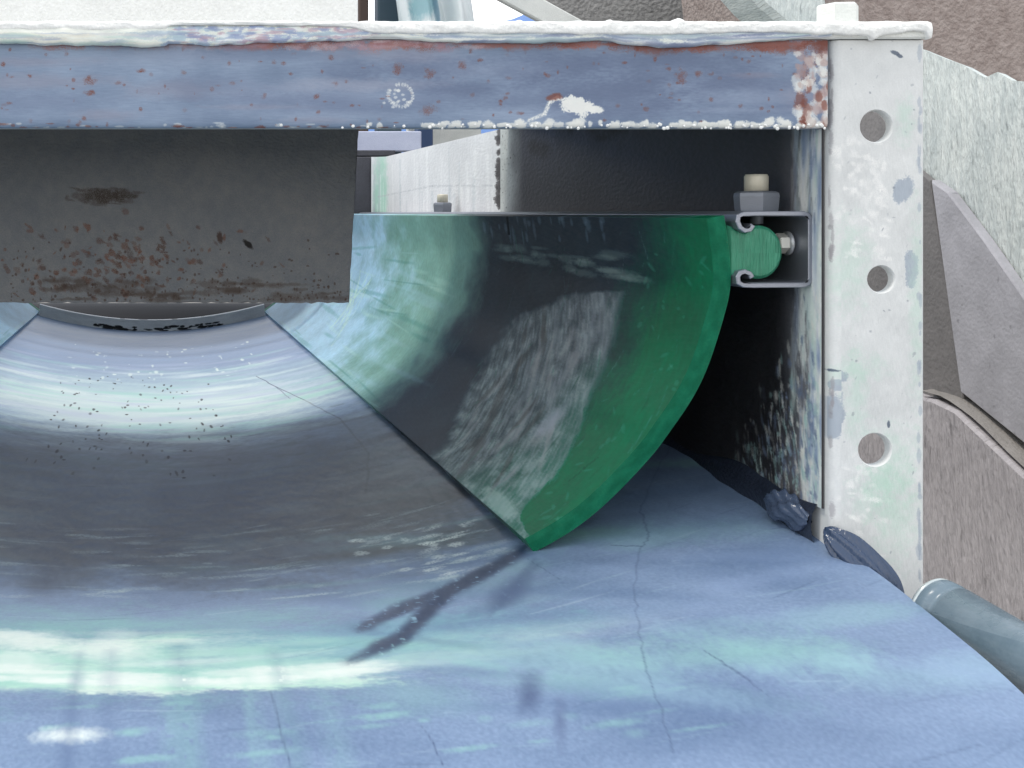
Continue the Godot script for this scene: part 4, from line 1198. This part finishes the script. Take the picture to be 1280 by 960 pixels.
		grid(st, 2, 40, func(u, v):
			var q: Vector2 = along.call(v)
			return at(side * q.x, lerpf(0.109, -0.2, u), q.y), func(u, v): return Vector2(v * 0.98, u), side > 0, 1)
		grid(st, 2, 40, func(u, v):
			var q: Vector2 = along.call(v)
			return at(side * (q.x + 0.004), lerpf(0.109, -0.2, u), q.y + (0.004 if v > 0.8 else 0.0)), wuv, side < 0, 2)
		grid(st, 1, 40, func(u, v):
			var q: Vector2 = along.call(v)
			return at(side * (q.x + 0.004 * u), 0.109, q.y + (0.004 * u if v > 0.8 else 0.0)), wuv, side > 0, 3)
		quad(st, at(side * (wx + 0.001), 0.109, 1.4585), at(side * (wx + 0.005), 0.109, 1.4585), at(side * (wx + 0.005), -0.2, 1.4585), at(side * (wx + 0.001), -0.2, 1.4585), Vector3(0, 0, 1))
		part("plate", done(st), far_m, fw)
	# ---- rear end plate, beam and deck
	st = fresh()
	slab_z(st, [Vector2(-0.43, 0.109), Vector2(-0.43, 0.0), Vector2(-0.30, -0.10), Vector2(0.30, -0.10), Vector2(0.43, 0.0), Vector2(0.43, 0.109)], 2.19, 2.196, 0.0015, 2.0)
	tag(whole("end_plate", done(st), dark_steel, at(0, -0.1, 2.193)), "dark end plate across the trough, between rusty plate and white panel", "plate")
	st = fresh()
	box(st, -0.6, 0.568, 0.130, 0.172, 2.36, 2.40, 0.002, 2.0)
	tag(whole("rear_beam", done(st), mottled(rgb(176, 182, 206), rgb(206, 210, 228), 0.5, 5.0, [0.5, 1, 0.5, 1, 1, 1], [0.3, 0.4, 0.3], grit, 0.2), at(0, 0.13, 2.38)), "pale lavender rear cross beam glimpsed beneath the front beam", "beam")
	st = fresh()
	box(st, -0.6, 0.50, 0.116, 0.1285, 2.30, 2.86, 0.002, 2.0)
	tag(whole("rear_deck", done(st), dark_steel, at(0, 0.116, 2.6)), "dark edge of the rear deck under the pale rear beam", "plate")

func build_hardware(steel: Material, dark_steel: Material, rubber: Material, pits: Texture2D) -> void:
	# ---- lipped strut channel along the wall, holding the liner's bulb
	var path: Array = []
	for e in [[939, 281], [935, 287], [929, 288], [923, 284], [920, 277], [921, 270], [927, 267.5], [940, 267], [1002, 267], [1008, 269], [1010.5, 275], [1010.5, 348], [1008, 354], [1002, 356], [940, 356.5], [927, 356], [921, 353], [920, 346], [923, 341], [929, 339.5], [935, 342], [938, 347]]:
		path.append(Vector2((e[0] - 190.0) * 0.771 / 1400.0, (266.0 - e[1]) * 0.771 / 1400.0))
	var outl := PackedVector2Array()
	var inl := PackedVector2Array()
	var t := 0.0034
	for i in path.size():
		var tg: Vector2 = (path[mini(i + 1, path.size() - 1)] - path[maxi(i - 1, 0)]).normalized()
		var nn := Vector2(-tg.y, tg.x)
		outl.append(path[i] + nn * t * 0.5)
		inl.append(path[i] - nn * t * 0.5)
	inl.reverse()
	outl.append_array(inl)
	var st := fresh()
	prism(st, outl, 1.41, 0.0005, func(q, w): return at(q.x, q.y, 0.768 + w), 6.0)
	tag(whole("strut_channel", done(st), steel, at(0.43, -0.05, 0.8)), "galvanised lipped channel gripping the green bulb on the side wall", "channel")

	# ---- clamp bolts on the channel
	var brass := plain(rgb(206, 200, 182), 0.5, 0.2, pits, 0.5, 30.0)
	var grey := plain(rgb(136, 140, 148), 0.5, 0.5, pits, 0.3, 20.0)
	var label := ["dull brass-tipped clamp bolt with grey nut on the near end of the channel", "small dark clamp bolt rising behind the liner against the white panel"]
	var first: Node3D = null
	for k in 2:
		var base := at(0.4316, 0.0013, [0.80, 1.664][k])
		if k == 1:
			var c := first.duplicate()
			c.name = numbered("clamp_bolt")
			add_child(c)
			c.position = base
			tag(c, label[1], "bolt", "clamp bolts along the channel")
			continue
		first = thing("clamp_bolt", label[0], "bolt", base, "clamp bolts along the channel")
		st = fresh()
		lathe(st, base + Vector3(0, 0, 0), Vector3.UP, [[0.0, 0.0], [0.0, 0.0140], [0.002, 0.0143], [0.0105, 0.0150], [0.0128, 0.0146], [0.0140, 0.0125], [0.0142, 0.0]], 6, -1)
		part("nut", done(st), grey, first)
		st = fresh()
		lathe(st, base + Vector3(0, 0.0143, 0), Vector3.UP, [[0.0, 0.0], [0.0, 0.0078], [0.0102, 0.0079], [0.0118, 0.0070], [0.0121, 0.0]], 20)
		part("shank_end", done(st), brass, first)
		st = fresh()
		lathe(st, base + Vector3(0, -0.010, 0), Vector3.UP, [[0.0, 0.0], [0.001, 0.0045], [0.0075, 0.0045]], 14)
		part("shank", done(st), grey, first)
	# ---- screw through the channel web
	var screw := thing("web_screw", "small bright bolt head and washer inside the channel behind the green bulb", "bolt", at(0.4478, -0.022, 0.79))
	st = fresh()
	prism(st, hexagon(0.0072, 0.1), 0.0072, 0.0008, func(q, w): return at(0.4398 + w, -0.0215 + q.x, 0.790 + q.y), 10.0)
	part("head", done(st), plain(rgb(226, 224, 214), 0.35, 0.4), screw)
	st = fresh()
	lathe(st, at(0.4474, -0.0215, 0.790), Vector3(1, 0, 0), [[0.0, 0.0], [0.0, 0.0085], [0.0014, 0.0085], [0.0014, 0.0]], 24)
	part("washer", done(st), plain(rgb(190, 192, 194), 0.4, 0.5), screw)

	# ---- dark rubber sealing strip under the side wall
	st = fresh()
	grid(st, 12, 60, func(u, v):
		var d: float = lerpf(0.762, 1.12, v)
		var a: float = u * TAU
		var wob := 0.0008 * sin(d * 70.0) + 0.0005 * sin(d * 190.0)
		return at(0.4560 + 0.008 * cos(a) + wob, -0.211 + 0.017 * sin(a) - 0.004 * cos(d * 40.0) + 0.5 * wob, d), func(u, v): return Vector2(u, v * 8), true, 1)
	tag(whole("sealing_strip", done(st), rubber, at(0.456, -0.215, 0.95)), "dark wet rubber sealing strip under the side wall's lower edge", "rubber strip")
	# crumpled torn scrap at its near end
	st = fresh()
	grid(st, 22, 26, func(u, v):
		var a: float = u * TAU
		var r: float = 0.0105 * pow(sin(clampf(v, 0.02, 0.98) * PI), 0.5) * (1.0 + 0.28 * sin(a * 3.0 + v * 9.0) + 0.15 * sin(a * 7.0 - v * 21.0))
		var c: Vector3 = at(0.4440, -0.2080, 0.81).lerp(at(0.4490, -0.2100, 0.765), v)
		return c + Vector3(cos(a) * r * 0.6, sin(a) * r, 0.0), func(u, v): return Vector2(u, v), true, 1)
	tag(whole("rubber_scrap", done(st), plain(rgb(74, 86, 108), 0.13, 0.0, pits, 0.6, 16.0), at(0.445, -0.21, 0.79)), "crumpled shiny dark scrap at the belt edge below the channel", "scrap")
	# rolled rubber bulging between belt and post
	st = fresh()
	grid(st, 90, 40, func(u, v):
		var a: float = u * TAU
		var r: float = 0.0125 * pow(sin(clampf(v, 0.01, 0.99) * PI), 0.55) * (1.0 + 0.13 * sin(a * 9.0 + v * 2.5) + 0.05 * sin(a * 4.0 - v * 9.0))
		var c: Vector3 = at(0.4515, -0.2125, 0.750).lerp(at(0.4770, -0.2480, 0.712), v)
		return c + Vector3(cos(a) * 0.8, sin(a), 0.25 * cos(a)) * r, func(u, v): return Vector2(u, v), true, 1)
	tag(whole("rubber_roll", done(st), plain(rgb(62, 76, 100), 0.13, 0.0, bumps(0.02, 3, 71, 6.0, Vector2(6, 1)), 0.7, 10.0), at(0.46, -0.25, 0.72)), "ridged dark blue rubber roll bulging between belt edge and post foot", "rubber roll")
	# pale steel tube beside the belt edge
	var a0 := at(0.480, -0.2400, 0.690)
	var a1 := at(0.530, -0.2830, 0.510)
	var tube := thing("side_tube", "pale teal steel tube lying along the belt edge at lower right", "tube", a0)
	var ax := (a1 - a0).normalized()
	st = fresh()
	lathe(st, a0, ax, [[0.0, 0.0105], [-0.0008, 0.0138], [0.001, 0.0160], [0.004, 0.0176], [0.010, 0.0180], [0.0105, 0.0172], [0.014, 0.0172], [0.0145, 0.0180], [a0.distance_to(a1), 0.0180], [a0.distance_to(a1), 0.0]], 36)
	lathe(st, a0, ax, [[0.0, 0.0105], [0.012, 0.0100], [0.014, 0.0]], 36, 2)
	var ring := fresh()
	lathe(ring, a0, ax, [[-0.0012, 0.0108], [-0.0020, 0.0122], [-0.0014, 0.0146], [0.0006, 0.0168], [0.0016, 0.0172], [0.0024, 0.0166]], 36)
	part("end_ring", done(ring), plain(rgb(196, 204, 204), 0.22, 0.3), tube)
	part("barrel", done(st), mottled(rgb(72, 94, 108), rgb(142, 156, 166), 0.26, 7.0, [0.6, 1.2, 0.5, 1.0, 0.7, 0.7], [0.2, 0.5, 0.4], pits, 0.15), tube)
